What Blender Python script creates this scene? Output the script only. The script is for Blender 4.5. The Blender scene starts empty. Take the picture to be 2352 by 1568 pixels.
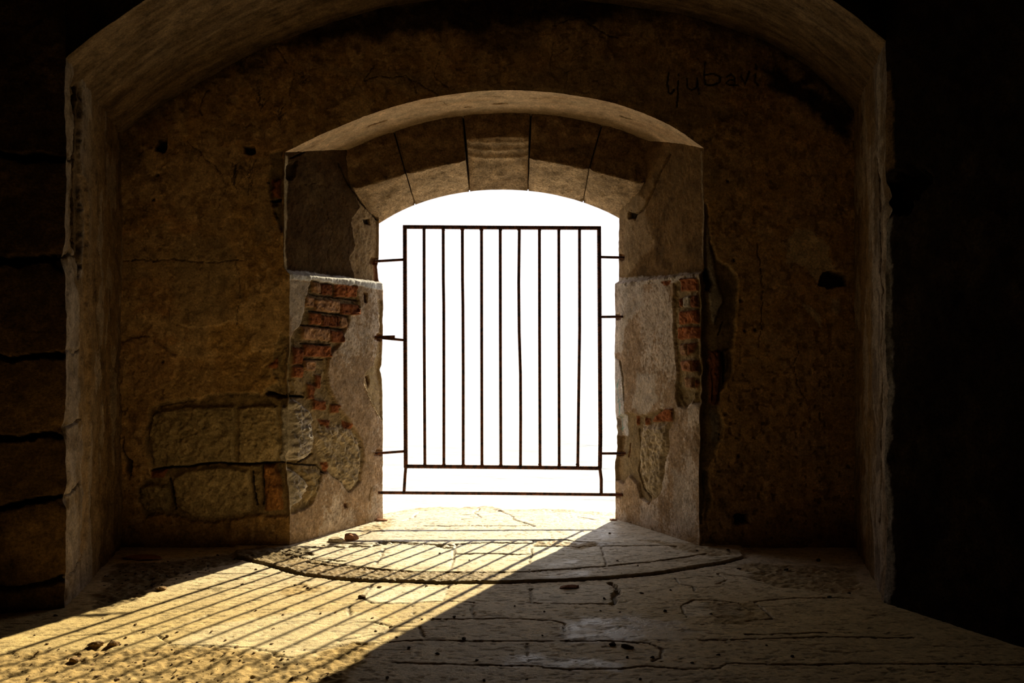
import bpy, math, random
import numpy as np
random.seed(7); RNG = np.random.default_rng(11)

# ------------------------------------------------------------------ camera, world, sun
F, CX, HY, EYE = 1830.0, 1176.0, 800.0, 1.10      # focal length in px, centre column, horizon row, eye height
sc = bpy.context.scene; COL = sc.collection
cam = bpy.data.objects.new('camera', bpy.data.cameras.new('camera')); COL.objects.link(cam)
cam.location = (0, 0, EYE); cam.rotation_euler = (math.radians(90), 0, 0)
cam.data.sensor_width = 36; cam.data.lens = F/2352*36; cam.data.shift_y = (HY-784)/2352
cam.data.clip_end = 2000; cam.data.clip_start = .05
cam.data.dof.use_dof = True; cam.data.dof.focus_distance = 4.6; cam.data.dof.aperture_fstop = 5.6
sc.camera = cam
w = bpy.data.worlds.new('world'); sc.world = w; w.use_nodes = True
bg = w.node_tree.nodes['Background']; bg.inputs[0].default_value = (1, .96, .97, 1); bg.inputs[1].default_value = 1.07
sd = bpy.data.lights.new('sun', 'SUN'); sd.energy = 9.8; sd.angle = math.radians(.55); sd.color = (1, .86, .56)
sun = bpy.data.objects.new('sun', sd); COL.objects.link(sun)
from mathutils import Vector
SUNDIR = Vector((.54, 1.0, .68))
sun.rotation_euler = SUNDIR.to_track_quat('Z', 'Y').to_euler()
sun.location = SUNDIR*6
vs = sc.view_settings; vs.view_transform = 'Standard'; vs.look = 'None'; vs.gamma = 1; vs.exposure = 0.0
vs.use_curve_mapping = False
sc.cycles.max_bounces = 10; sc.cycles.diffuse_bounces = 8
sc.cycles.sample_clamp_indirect = 6
sc.cycles.use_denoising = True

# ------------------------------------------------------------------ helpers: noise, distances
def _h(ix, iy, iz, s):
    n = (ix.astype(np.uint32)*np.uint32(374761393) + iy.astype(np.uint32)*np.uint32(668265263)
         + iz.astype(np.uint32)*np.uint32(2147483647) + np.uint32((s*1274126177) & 0xffffffff))
    n = (n ^ (n >> np.uint32(13)))*np.uint32(1274126177)
    n = (n ^ (n >> np.uint32(15)))*np.uint32(2246822519)
    return ((n ^ (n >> np.uint32(16))) & np.uint32(0xffffff)).astype(np.float32)/np.float32(0xffffff)
def vn(P, f, s=0):
    """smooth value noise in -1..1 at the points P (n,3), frequency f (scalar or per-axis)"""
    Q = (P*np.asarray(f)).astype(np.float64) + 1000.0
    I = np.floor(Q); t = (Q-I).astype(np.float32); I = I.astype(np.int64); t = t*t*(3-2*t)
    x, y, z = I[:, 0], I[:, 1], I[:, 2]; r = 0
    for dx in (0, 1):
        wx = t[:, 0] if dx else 1-t[:, 0]
        for dy in (0, 1):
            wy = wx*(t[:, 1] if dy else 1-t[:, 1])
            for dz in (0, 1):
                r = r + wy*(t[:, 2] if dz else 1-t[:, 2])*_h(x+dx, y+dy, z+dz, s)
    return r*2-1
def fbm(P, f, o=4, s=0, g=.5):
    a, tot, r = 1.0, 0, 0; f = np.asarray(f, float)
    for k in range(o):
        r = r + a*vn(P, f*2.03**k, s+k*7); tot += a; a *= g
    return r/tot
def sst(a, b, x):
    t = np.clip((x-a)/(b-a), 0, 1); return t*t*(3-2*t)
def lerp(a, b, t): return a+(b-a)*t
def dist_poly(P, L, closed=False):
    d = np.full(len(P), 1e9)
    L = np.asarray(L, float); n = len(L)
    for i in range(n if closed else n-1):
        a, b = L[i], L[(i+1) % n]; ab = b-a; q = P-a
        t = np.clip((q@ab)/max(ab@ab, 1e-12), 0, 1)
        d = np.minimum(d, np.hypot(q[:, 0]-t*ab[0], q[:, 1]-t*ab[1]))
    return d
def inside(P, L):
    L = np.asarray(L, float); n = len(L); r = np.zeros(len(P), bool); j = n-1
    for i in range(n):
        xi, yi = L[i]; xj, yj = L[j]
        c = ((yi > P[:, 1]) != (yj > P[:, 1]))
        r ^= c & (P[:, 0] < (xj-xi)*(P[:, 1]-yi)/((yj-yi) or 1e-12)+xi)
        j = i
    return r
def unp(px, py, D): return ((px-CX)/F*D, D, EYE+(HY-py)/F*D)

# global crumble of every masonry arris: one function of the place, so neighbours stay joined
CHIPS = []      # (x, y, z, radius_xy, radius_z, dx, dy)
def crumble(P, amp=.006):
    d = np.stack([fbm(P, 5.5, 3, 50+k, .55) for k in (0, 3, 6)], 1)*amp
    d += np.stack([vn(P, 45, 90+k) for k in range(3)], 1)*amp*.22
    d[:, 2] *= .5
    for (x, y, z, r, rz, dx, dy) in CHIPS:
        q = ((P[:, 0]-x)**2+(P[:, 1]-y)**2)/r**2+(P[:, 2]-z)**2/rz**2
        g = np.exp(-q*1.2)*(1+.5*vn(P, 30, 77))
        d[:, 0] += g*dx; d[:, 1] += g*dy
    return P+d

def build(name, P, keep=None, col=None, mat=None, parent=None, kind=None, rough=None):
    """a grid of points P (n,m,3) as ONE mesh object with an albedo attribute"""
    n, m = P.shape[:2]; idx = np.arange(n*m).reshape(n, m)
    q = np.stack([idx[:-1, :-1], idx[1:, :-1], idx[1:, 1:], idx[:-1, 1:]], -1).reshape(-1, 4)
    if keep is not None: q = q[keep.reshape(-1)]
    me = bpy.data.meshes.new(name); V = P.reshape(-1, 3).astype(np.float32)
    me.vertices.add(len(V)); me.vertices.foreach_set('co', V.ravel())
    me.loops.add(len(q)*4); me.loops.foreach_set('vertex_index', q.ravel().astype(np.int32))
    me.polygons.add(len(q)); me.polygons.foreach_set('loop_start', np.arange(len(q), dtype=np.int32)*4)
    me.polygons.foreach_set('use_smooth', np.ones(len(q), bool))
    me.update(calc_edges=True)
    if col is not None:
        a = me.attributes.new('tint', 'FLOAT_COLOR', 'POINT')
        c = np.ones((len(V), 4), np.float32); c[:, :3] = np.clip(col, .002, .95)
        if rough is not None: c[:, 3] = rough
        a.data.foreach_set('color', c.ravel())
    if mat: me.materials.append(mat)
    o = bpy.data.objects.new(name, me); COL.objects.link(o)
    if parent: o.parent = parent
    if kind: o['kind'] = kind
    return o
def rawmesh(name, V, Fs, mat, parent=None, smooth=True):
    me = bpy.data.meshes.new(name); me.from_pydata([tuple(map(float, v)) for v in V], [], Fs); me.update()
    if smooth: me.polygons.foreach_set('use_smooth', np.ones(len(me.polygons), bool))
    me.materials.append(mat); o = bpy.data.objects.new(name, me); COL.objects.link(o)
    if parent: o.parent = parent
    return o
def tag(o, label, cat, group=None, kind=None):
    o['label'] = label; o['category'] = cat
    if group: o['group'] = group
    if kind: o['kind'] = kind
    return o
def normals(P, flip=1):
    gu = np.gradient(P, axis=0); gv = np.gradient(P, axis=1)
    N = np.cross(gu, gv); N /= np.maximum(np.linalg.norm(N, axis=-1, keepdims=True), 1e-9)
    return N*flip

# ------------------------------------------------------------------ materials
def nd(nt, t, **k):
    n = nt.nodes.new(t)
    for a, b in k.items(): setattr(n, a, b)
    return n
def masonry(name, bump=.5, rough=.9, spec=.25, scale=1.0, speck=.35, stretch=(1, 1, 1), grain=260):
    m = bpy.data.materials.new(name); m.use_nodes = True; nt = m.node_tree; L = nt.links
    bs = nt.nodes['Principled BSDF']
    tc = nd(nt, 'ShaderNodeTexCoord'); mp = nd(nt, 'ShaderNodeMapping'); mp.inputs['Scale'].default_value = stretch
    L.new(tc.outputs['Object'], mp.inputs[0])
    at = nd(nt, 'ShaderNodeAttribute', attribute_name='tint')
    n1 = nd(nt, 'ShaderNodeTexNoise'); n1.inputs['Scale'].default_value = 14*scale; n1.inputs['Detail'].default_value = 9; n1.inputs['Roughness'].default_value = .62
    n2 = nd(nt, 'ShaderNodeTexNoise'); n2.inputs['Scale'].default_value = 90*scale; n2.inputs['Detail'].default_value = 6; n2.inputs['Roughness'].default_value = .7
    n3 = nd(nt, 'ShaderNodeTexNoise'); n3.inputs['Scale'].default_value = grain; n3.inputs['Detail'].default_value = 3
    for n in (n1, n2, n3): L.new(mp.outputs[0], n.inputs['Vector'])
    r1 = nd(nt, 'ShaderNodeMapRange'); r1.inputs['From Min'].default_value = .3; r1.inputs['From Max'].default_value = .7
    r1.inputs['To Min'].default_value = 1-speck; r1.inputs['To Max'].default_value = 1+speck*.8
    r2 = nd(nt, 'ShaderNodeMapRange'); r2.inputs['From Min'].default_value = .3; r2.inputs['From Max'].default_value = .68
    r2.inputs['To Min'].default_value = 1-speck*1.3; r2.inputs['To Max'].default_value = 1+speck*.55
    L.new(n1.outputs[0], r1.inputs[0]); L.new(n2.outputs[0], r2.inputs[0])
    mu = nd(nt, 'ShaderNodeMath', operation='MULTIPLY'); L.new(r1.outputs[0], mu.inputs[0]); L.new(r2.outputs[0], mu.inputs[1])
    vm = nd(nt, 'ShaderNodeVectorMath', operation='SCALE'); L.new(at.outputs['Color'], vm.inputs[0]); L.new(mu.outputs[0], vm.inputs['Scale'])
    L.new(vm.outputs[0], bs.inputs['Base Color'])
    rg = nd(nt, 'ShaderNodeMath', operation='MULTIPLY'); L.new(at.outputs['Alpha'], rg.inputs[0]); rg.inputs[1].default_value = rough
    L.new(rg.outputs[0], bs.inputs['Roughness']); bs.inputs['Specular IOR Level'].default_value = spec
    ad = nd(nt, 'ShaderNodeMath', operation='MULTIPLY_ADD'); L.new(n2.outputs[0], ad.inputs[0]); ad.inputs[1].default_value = 1.6; L.new(n3.outputs[0], ad.inputs[2])
    bp = nd(nt, 'ShaderNodeBump'); bp.inputs['Strength'].default_value = bump; bp.inputs['Distance'].default_value = .004
    L.new(ad.outputs[0], bp.inputs['Height']); L.new(bp.outputs[0], bs.inputs['Normal'])
    return m
def simple(name, a, b, scale=40, rough=.85, metal=0, bump=.4, spec=.3, dist=.002, detail=6):
    m = bpy.data.materials.new(name); m.use_nodes = True; nt = m.node_tree; L = nt.links; bs = nt.nodes['Principled BSDF']
    tc = nd(nt, 'ShaderNodeTexCoord'); n = nd(nt, 'ShaderNodeTexNoise'); n.inputs['Scale'].default_value = scale; n.inputs['Detail'].default_value = detail
    L.new(tc.outputs['Object'], n.inputs['Vector'])
    cr = nd(nt, 'ShaderNodeValToRGB'); cr.color_ramp.elements[0].position = .35; cr.color_ramp.elements[1].position = .65
    cr.color_ramp.elements[0].color = (*a, 1); cr.color_ramp.elements[1].color = (*b, 1)
    L.new(n.outputs[0], cr.inputs[0]); L.new(cr.outputs[0], bs.inputs['Base Color'])
    bs.inputs['Roughness'].default_value = rough; bs.inputs['Metallic'].default_value = metal; bs.inputs['Specular IOR Level'].default_value = spec
    bp = nd(nt, 'ShaderNodeBump'); bp.inputs['Strength'].default_value = bump; bp.inputs['Distance'].default_value = dist
    L.new(n.outputs[0], bp.inputs['Height']); L.new(bp.outputs[0], bs.inputs['Normal'])
    return m
M_PLASTER = masonry('weathered_plaster', .55, rough=1, spec=.06, speck=.42)
M_REVEAL = masonry('lime_plaster', .7, rough=1, spec=.06, speck=.34)
M_STONE = masonry('rough_limestone', 1.0, rough=1, spec=.08, speck=.5)
M_DARK = masonry('shade_dark_masonry', .8, rough=1, spec=.05, speck=.5)  # carries tints darkened in place of vignette and shade
M_FLOOR = masonry('worn_flagstone', .55, rough=.66, spec=.4, speck=.24, stretch=(.6, 1, 1))
M_IRON = simple('rusty_iron', (.025, .012, .008), (.20, .065, .025), 45, .75, .35, .5)
M_BRICKBIT = simple('broken_brick', (.22, .085, .04), (.38, .17, .08), 90, .9, 0, .8)
M_PEBBLE = simple('brown_pebble', (.13, .075, .03), (.28, .17, .075), 120, .9, 0, .9)
M_PALEBIT = simple('pale_stone_chip', (.35, .27, .17), (.6, .5, .36), 100, .9, 0, .8)
M_DARKBIT = simple('dark_clod', (.06, .035, .015), (.13, .075, .03), 120, .95, 0, .9)

# palette (albedo)
OCHRE = np.array((.385, .228, .086)); BEIGE = np.array((.47, .32, .175)); PALE = np.array((.58, .46, .30))
SOOT = np.array((.022, .015, .008)); BRICK = np.array((.36, .125, .05)); BRICKD = np.array((.20, .07, .03)); BRICKP = np.array((.48, .27, .15))
MORT = np.array((.33, .235, .12)); LIME = np.array((.62, .54, .46)); STONE = np.array((.42, .31, .165)); RUST = np.array((.36, .16, .05))
GAP = np.array((.03, .02, .01)); GREY = np.array((.50, .43, .34))

class Canvas:
    """albedo, relief and gloss of one masonry surface, in metres along it; M turns a photo measurement into metres on it"""
    def __init__(s, uv, P3, M, base, seed=0):
        s.uv, s.P3, s.M = uv, P3, M
        s.col = np.tile(np.asarray(base, float), (len(uv), 1)); s.h = np.zeros(len(uv)); s.rough = np.ones(len(uv))
        s.w = np.stack([fbm(P3, 11, 4, 200+seed, .6), fbm(P3, 11, 4, 230+seed, .6)], 1)
        s.wf = np.stack([fbm(P3, 42, 3, 260+seed, .6), fbm(P3, 42, 3, 290+seed, .6)], 1)
    def pts(s, L, px=True): return np.array([s.M(*p) for p in L]) if px else np.asarray(L, float)
    def _cull(s, L, pad):
        lo, hi = L.min(0)-pad, L.max(0)+pad
        return np.nonzero(((s.uv >= lo) & (s.uv <= hi)).all(1))[0]
    def region(s, L, soft=.006, warp=.02, px=True, fine=.006, sd=False):
        L = s.pts(L, px); i = s._cull(L, .09); r = np.full(len(s.uv), 1.0) if sd else np.zeros(len(s.uv))
        if len(i) == 0: return r
        Q = s.uv[i]+s.w[i]*warp*1.6+s.wf[i]*fine
        d = dist_poly(Q, L, True); d = np.where(inside(Q, L), -d, d)
        r[i] = d if sd else 1-sst(-soft, soft, d)
        return r
    def paint(s, m, c, a=1.0): s.col += (np.asarray(c)-s.col)*(m*a)[:, None]
    def line(s, L, wd=.006, depth=.012, c=GAP, a=1.0, warp=.008, px=True, fine=.003, brk=0):
        L = s.pts(L, px); i = s._cull(L, .08)
        if len(i) == 0: return
        Q = s.uv[i]+s.w[i]*warp*1.6+s.wf[i]*fine; d = dist_poly(Q, L)
        ww = wd*(1+.5*s.w[i, 0]*1.5)
        m = 1-sst(ww*.45, ww*1.15, d)
        if brk: m = m*sst(-brk, brk, s.w[i, 1]+.12)
        s.h[i] -= m*depth; s.col[i] += (np.asarray(c)-s.col[i])*(m*a)[:, None]
    def stone(s, L, c, rise=.02, soft=.02, warp=.012, tex=.006, px=True, jitter=.25):
        """one rounded stone or brick standing in the exposed masonry"""
        d = s.region(L, px=px, warp=warp, sd=True); m = 1-sst(-soft, 0.002, d); i = d < .004
        mm = 1-sst(-.004, .003, d)
        s.h += m*rise + mm*tex*s.wf[:, 0]*2
        cc = np.asarray(c)*np.clip(1+jitter*(s.w[:, 0]*1.6+s.wf[:, 1]*1.4), .3, 1.8)[:, None]
        s.col += (cc-s.col)*mm[:, None]
        return mm
    def spots(s, f, thr, c, a=.8, depth=0, seed=0, region=None, o=4, soft=.08):
        m = sst(thr, thr+soft, fbm(s.P3, f, o, 400+seed, .55))
        if region is not None: m = m*region
        s.paint(m, c, a); s.h -= m*depth
        return m
def axis(lo, hi, step, coarse=()):
    return np.unique(np.concatenate([np.linspace(lo, hi, max(2, int(round((hi-lo)/step))+1)), np.asarray(coarse, float)]))

# ------------------------------------------------------------------ plan of the place (metres; y is the distance from the camera)
YB, YO, YF = 4.42, 5.10, 3.40              # back wall of the niche, outer arris of the embrasure, front of the niche
def XL(y): return -1.262+.600*(y-YB)       # left splay of the embrasure
def XR(y): return 1.064-.555*(y-YB)        # right splay
LEDGE = 1.522
def step_in(z): return .027*(1-sst(LEDGE-.012, LEDGE+.012, z))
_a = [(650, 352), (700, 325), (741, 307), (800, 284), (870, 257), (950, 233), (1050, 214), (1130, 208), (1200, 208), (1300, 216), (1400, 236), (1500, 269), (1560, 299), (1617, 342)]
_a = np.array([unp(x, y, YB) for x, y in _a]); ARCH = np.polyfit(_a[:, 0], _a[:, 2], 5)
def zarch(x): return np.polyval(ARCH, np.clip(x, -1.32, 1.12))
_b = np.array([unp(x, y, YB) for x, y in [(275, 312), (360, 250), (450, 193), (545, 140), (640, 97), (750, 55), (870, 24), (1000, 2), (1140, -7), (1280, -4), (1420, 10), (1600, 45), (1750, 92), (1860, 155), (1952, 245)]])
_bp = np.polyfit(_b[:, 0], _b[:, 2], 6)
def zback(x): return np.polyval(_bp, x)
_f = np.array([(-1.905, 2.34), (-1.57, 2.586), (-1.1, 2.87), (-.6, 3.05), (-.14, 3.12), (.35, 3.07), (.9, 2.90), (1.38, 2.63), (1.60, 2.455)])
_fp = np.polyfit(_f[:, 0], _f[:, 1], 4)
def zfront(x): return np.polyval(_fp, x)
XLB, XRB = -2.165, 1.90                   # back corners of the niche
XLF, XRF, YFR = -1.905, 1.625, 3.47       # front arrises of the niche

CHIPS += [(-1.262, YB, .42, .07, .10, -.030, .030), (-1.262, YB, .86, .05, .07, -.020, .02), (-1.262, YB, 1.02, .045, .05, -.018, .015),
          (1.064, YB, .95, .05, .16, .020, .02), (1.064, YB, .62, .05, .10, .014, .02), (1.064, YB, 1.45, .04, .06, .02, .02),
          *[(-1.262, YB, q, .05, .07, -.018, .016) for q in (.50, .62, .74, .92)], *[(1.064, YB, q, .045, .07, .022, .020) for q in (.82, 1.02, 1.12, 1.24, 1.34)], (-.853, YO, .95, .05, .10, -.020, .0), (-.853, YO, .30, .03, .12, -.006, 0), (-.853, YO, 1.60, .03, .05, -.012, 0), (-.853, YO, 1.28, .03, .06, -.008, 0),
          (.686, YO, .52, .05, .13, .022, 0), (.686, YO, .10, .05, .1, .008, 0), (.686, YO, 1.28, .03, .10, .010, 0),
          (XLF, YF, .75, .06, .04, -.03, .02), (XLF, YF, 1.48, .07, .04, -.04, .02), (XLF, YF, .46, .06, .03, -.03, .02),
          (XRF, YFR, 1.75, .06, .10, .035, .01), (XRF, YFR, .9, .05, .1, .015, .01), (XRF, YFR, .35, .05, .1, .02, .01)]

# ================================================================== wall_back
def wall_back():
    X = axis(-2.24, 2.0, .0052); Z = axis(-.03, 3.14, .0052)
    x, z = np.meshgrid(X, Z, indexing='ij'); n, m = x.shape; x = x.ravel(); z = z.ravel()
    # signed distance to the opening
    zs = np.linspace(-.2, LEDGE+.02, 60)
    xt = np.linspace(XL(YB), XR(YB), 120)
    out = [(XL(YB)+step_in(q), q) for q in zs]+[(xx, zarch(xx)) for xx in xt]+[(XR(YB)-step_in(q), q) for q in zs[::-1]]
    out = np.array(out); P2 = np.stack([x, z], 1)
    d = np.full(len(P2), .5); near = (x > -1.5) & (x < 1.3) & (z < 2.75)
    dd = dist_poly(P2[near], out, True); ins = inside(P2[near], out); dd = np.where(ins, -dd, dd); d[near] = dd
    P3 = np.stack([x, np.full_like(x, YB), z], 1)
    c = Canvas(P2, P3, lambda px, py: (unp(px, py, YB)[0], unp(px, py, YB)[2]), OCHRE, 1)
    # plaster, large mottling
    big = fbm(P3, 1.6, 5, 3); mid = fbm(P3, 6, 5, 13)
    c.paint(sst(-.05, .35, big), BEIGE*.85, .8); c.paint(sst(0, .5, -mid), OCHRE*.72, .6)
    c.paint(sst(.18, .4, fbm(P3, (3, 3, 9), 4, 33)), (.40, .20, .07), .45)
    c.h += .006*fbm(P3, 4, 4, 43)+.0025*mid
    # right side: browner, sandier coat, also lightened in place of missing bounce light
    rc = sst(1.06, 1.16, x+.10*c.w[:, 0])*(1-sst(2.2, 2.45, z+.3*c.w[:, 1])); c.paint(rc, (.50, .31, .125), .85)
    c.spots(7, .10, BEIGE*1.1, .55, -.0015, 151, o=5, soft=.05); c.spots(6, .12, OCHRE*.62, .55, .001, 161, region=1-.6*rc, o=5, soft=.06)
    c.spots(26, .22, OCHRE*.45, .55, .002, 171, o=3); c.spots(34, .26, BEIGE*1.2, .5, 0, 181, o=3)
    ridge = np.abs(fbm(P3, 5, 5, 191)); c.paint((1-sst(.0, .012, ridge))*sst(0, .2, fbm(P3, 2, 3, 193)), OCHRE*.3, .6)
    c.col *= 1.42
    # soot under the vault
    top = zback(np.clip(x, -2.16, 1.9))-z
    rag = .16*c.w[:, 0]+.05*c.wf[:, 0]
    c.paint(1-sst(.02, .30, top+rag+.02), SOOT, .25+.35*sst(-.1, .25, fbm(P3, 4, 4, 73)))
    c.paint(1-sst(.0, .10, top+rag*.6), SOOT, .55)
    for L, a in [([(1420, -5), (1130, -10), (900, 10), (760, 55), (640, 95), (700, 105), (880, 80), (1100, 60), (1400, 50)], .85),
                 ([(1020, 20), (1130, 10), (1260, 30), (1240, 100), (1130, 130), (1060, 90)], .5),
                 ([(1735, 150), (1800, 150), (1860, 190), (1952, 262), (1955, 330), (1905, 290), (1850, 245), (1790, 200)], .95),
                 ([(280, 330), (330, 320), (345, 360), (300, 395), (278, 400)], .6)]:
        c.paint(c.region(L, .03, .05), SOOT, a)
    # smooth paler patches and the repair over the opening
    c.paint(c.region([(1010, 210), (900, 200), (780, 170), (650, 130), (760, 150), (860, 165), (950, 160), (1030, 205), (1120, 190), (1180, 195), (1280, 150), (1420, 120), (1600, 170), (1690, 260), (1600, 300), (1400, 225), (1180, 207)], .02, .02), BEIGE*.95, .72)
    for L, a, cc in [([(1795, 560), (1830, 525), (1870, 530), (1900, 560), (1910, 620), (1880, 640), (1850, 610), (1810, 600)], .8, PALE*1.6),
                     ([(1850, 695), (1880, 740), (1900, 770), (1890, 730), (1870, 700)], .85, PALE*1.6), ([(1905, 690), (1930, 690), (1925, 720), (1912, 725)], .8, PALE*1.3),
                     ([(275, 590), (420, 590), (540, 600), (560, 640), (430, 660), (275, 650)], .35, BEIGE),
                     ([(600, 430), (622, 440), (626, 540), (590, 560), (580, 500)], .6, BEIGE),
                     ([(400, 560), (520, 540), (540, 600), (520, 730), (430, 740), (395, 690)], .3, PALE*.75),
                     ([(1620, 350), (1665, 380), (1640, 420), (1615, 400)], .4, PALE*.7),
                     ([(1900, 900), (1950, 880), (1960, 960), (1915, 960)], .4, BEIGE)]:
        pale = cc[0] > .85; c.paint(c.region(L, .004 if pale else .015, .03 if pale else .035, fine=.014), cc, a)
    # coarse bare render, lower left; rough render lower right
    rr = c.region([(300, 800), (420, 830), (640, 800), (650, 870), (640, 910), (520, 905), (345, 930), (300, 1000), (275, 900)], .02, .04)
    c.h += rr*(-.008+.006*c.wf[:, 1]); c.paint(rr, OCHRE*1.05, .5)
    rr = c.region([(1640, 1060), (1740, 1050), (1760, 1120), (1720, 1190), (1640, 1185)], .03, .04)
    c.h += rr*(-.008+.008*c.wf[:, 1]); c.paint(rr, OCHRE*.95, .5)
    pit = sst(.42, .6, fbm(P3, 38, 2, 93)); lowz = 1-sst(.6, 1.5, z)
    c.h -= pit*.006*lowz; c.paint(pit*lowz, OCHRE*.45, .6)
    # lifted flake of plaster, with its lip
    fl = c.region([(392, 738), (440, 752), (500, 748), (540, 735), (560, 690), (540, 600), (420, 610), (385, 700)], .004, .015)
    c.h += fl*.010*(1-sst(.95, 1.3, z-.2)); c.paint(fl, BEIGE, .35)
    fl = c.region([(275, 790), (340, 770), (410, 820), (390, 880), (330, 905), (275, 880)], .004, .02)
    c.h += fl*.006; c.paint(fl, (.42, .24, .11), .45)
    # fine cracks
    for L in ([(478, 200), (466, 240), (462, 265)], [(275, 603), (400, 595), (560, 600)], [(1270, 60), (1330, 40), (1420, 90)], [(858, 150), (840, 180), (930, 175), (1010, 215)],
              [(940, 180), (962, 215)], [(1010, 120), (1000, 175), (1030, 205)], [(1745, 560), (1750, 700), (1742, 800)], [(1830, 790), (1828, 870), (1850, 930)],
              [(545, 740), (548, 660), (542, 600)], [(430, 320), (520, 420), (500, 470)], [(640, 110), (672, 160), (668, 240)]):
        c.line(L, .0032, .004, OCHRE*.3, .8, warp=.02)
    # scratches and charcoal brooms left of the opening
    rg = random.Random(5)
    for cx_, cy_, hh, sp in ((575, 410, 60, 24), (540, 400, 55, 16), (600, 230, 45, 26), (640, 270, 40, 26), (700, 180, 30, 22)):
        for k in range(24):
            a = rg.uniform(-1, 1); x0 = cx_+rg.uniform(-5, 5); y0 = cy_+hh*rg.uniform(-.3, .7)
            c.line([(x0, y0), (x0+a*sp*.3, y0-hh*.25), (x0+a*sp, y0-hh*rg.uniform(.35, .6))], .0017, .0005, SOOT, .6, warp=.012, fine=.008)
    # charcoal writing, upper right
    W = [[(1537, 167), (1534, 190), (1536, 212), (1542, 215), (1550, 206)], [(1559, 185), (1558, 215), (1554, 245)], [(1559, 170), (1560, 173)],
         [(1578, 180), (1580, 200), (1590, 207), (1600, 200), (1602, 185)], [(1602, 178), (1603, 200), (1606, 216)],
         [(1619, 142), (1618, 170), (1620, 193)], [(1619, 172), (1640, 168), (1655, 178), (1652, 190), (1636, 196), (1620, 194)],
         [(1668, 177), (1680, 170), (1688, 178), (1690, 195), (1676, 196), (1668, 190), (1676, 183), (1688, 182)], [(1690, 195), (1698, 196)],
         [(1703, 172), (1711, 194), (1722, 164)], [(1736, 170), (1735, 190), (1742, 196)], [(1737, 148), (1739, 160), (1734, 158)]]
    for L in W: c.line(L, .0064, .0008, SOOT*.6, .97, warp=.002, fine=.004)
    for L in ([(1271, 98), (1266, 130), (1263, 160)], [(1305, 110), (1272, 132), (1290, 158)], [(1350, 100), (1318, 125), (1313, 140), (1322, 136)], [(822, 190), (808, 214)], [(822, 190), (836, 212)],
              [(1302, 165), (1300, 197)], [(1296, 168), (1312, 160)], [(1333, 165), (1335, 195)], [(1358, 165), (1385, 160), (1390, 180), (1360, 188)]):
        c.line(L, .0035, .0005, SOOT, .5, warp=.003, fine=.006)
    # putlog holes
    for L, dp in (([(360, 317), (382, 317), (382, 340), (377, 348), (358, 346)], .05), ([(558, 336), (584, 334), (584, 348), (576, 354), (560, 350)], .05),
                  ([(1888, 625), (1910, 620), (1945, 632), (1945, 655), (1900, 662), (1880, 652)], .06), ([(1690, 1184), (1720, 1182), (1722, 1203), (1692, 1206)], .09),
                  ([(281, 1000), (290, 1050), (302, 1060), (300, 1090), (286, 1080)], .03)):
        d0 = c.region(L, .004, .012); c.h -= d0*dp; c.paint(d0, GAP*1.6, .85)
    for px_, py_ in ((1672, 415), (1687, 597), (1703, 690), (1712, 760), (352, 457), (1697, 1047), (1735, 757), (360, 400), (372, 830)):
        u, v = c.M(px_, py_); q = np.exp(-(((x-u)**2+(z-v)**2)/.0085**2)); c.h -= q*.02; c.paint(q, GAP, .9)
    # ---- exposed rubble, lower left
    ex = c.region([(345, 930), (520, 900), (600, 905), (705, 870), (720, 1100), (700, 1180), (655, 1190), (600, 1185), (520, 1195), (440, 1200), (400, 1185), (330, 1190), (312, 1130), (345, 1095), (335, 1000)], .008, .02)
    c.h -= ex*.022; c.paint(ex, MORT*.95, .85); c.spots(30, .08, MORT*.5, .6, .003, 91, ex)
    S = [([(345, 945), (430, 930), (540, 930), (538, 1062), (470, 1068), (400, 1075), (350, 1068), (338, 1000)], STONE*.92, .026),
         ([(542, 935), (600, 925), (642, 930), (650, 1063), (545, 1064)], STONE*1.12, .027), ([(646, 930), (700, 940), (712, 1000), (705, 1055), (650, 1064)], LIME*.85, .03),
         ([(392, 1095), (430, 1078), (520, 1070), (572, 1078), (578, 1140), (572, 1178), (500, 1190), (440, 1190), (400, 1165)], STONE*1.05, .027),
         ([(318, 1118), (350, 1108), (385, 1115), (392, 1150), (380, 1178), (335, 1178), (316, 1150)], STONE*.75, .03),
         ([(345, 1078), (382, 1078), (372, 1100), (345, 1098)], BRICKD*1.5, .025), ([(578, 1083), (599, 1083), (598, 1110), (582, 1115)], STONE*1.1, .02),
         ([(582, 1120), (598, 1122), (596, 1160), (588, 1150)], STONE*.9, .02), ([(575, 1068), (600, 1066), (600, 1078), (578, 1079)], STONE*.8, .02),
         ([(604, 1066), (643, 1066), (650, 1120), (650, 1172), (608, 1176), (602, 1120)], RUST, .042)]
    for L, cc, r in S: c.stone(L, cc, r, warp=.006)
    c.line([(345, 1078), (440, 1072), (470, 1066), (560, 1066), (660, 1063)], .007, .03, GAP)
    c.line([(386, 1100), (394, 1140), (398, 1170)], .008, .03, GAP); c.line([(578, 1085), (580, 1120), (586, 1160)], .007, .03, GAP); c.line([(601, 1070), (600, 1160)], .006, .03, GAP)
    c.line([(612, 905), (640, 910), (660, 912)], .011, .05, GAP); c.line([(438, 920), (360, 935), (330, 1000)], .003, .006, GAP, .6)
    # broken edge beside the upper arris, left
    ex = c.region([(640, 345), (618, 350), (618, 420), (626, 480), (640, 520), (650, 540), (650, 345)], .005, .015)
    c.h -= ex*.022; c.paint(ex, MORT*.8, .9)
    c.stone([(622, 412), (644, 408), (644, 455), (624, 452)], BRICK*.8, .015, warp=.004); c.line([(624, 462), (644, 458)], .01, .02, GAP)
    c.stone([(625, 470), (644, 470), (644, 520), (636, 510)], STONE*.7, .015, warp=.004)
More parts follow.
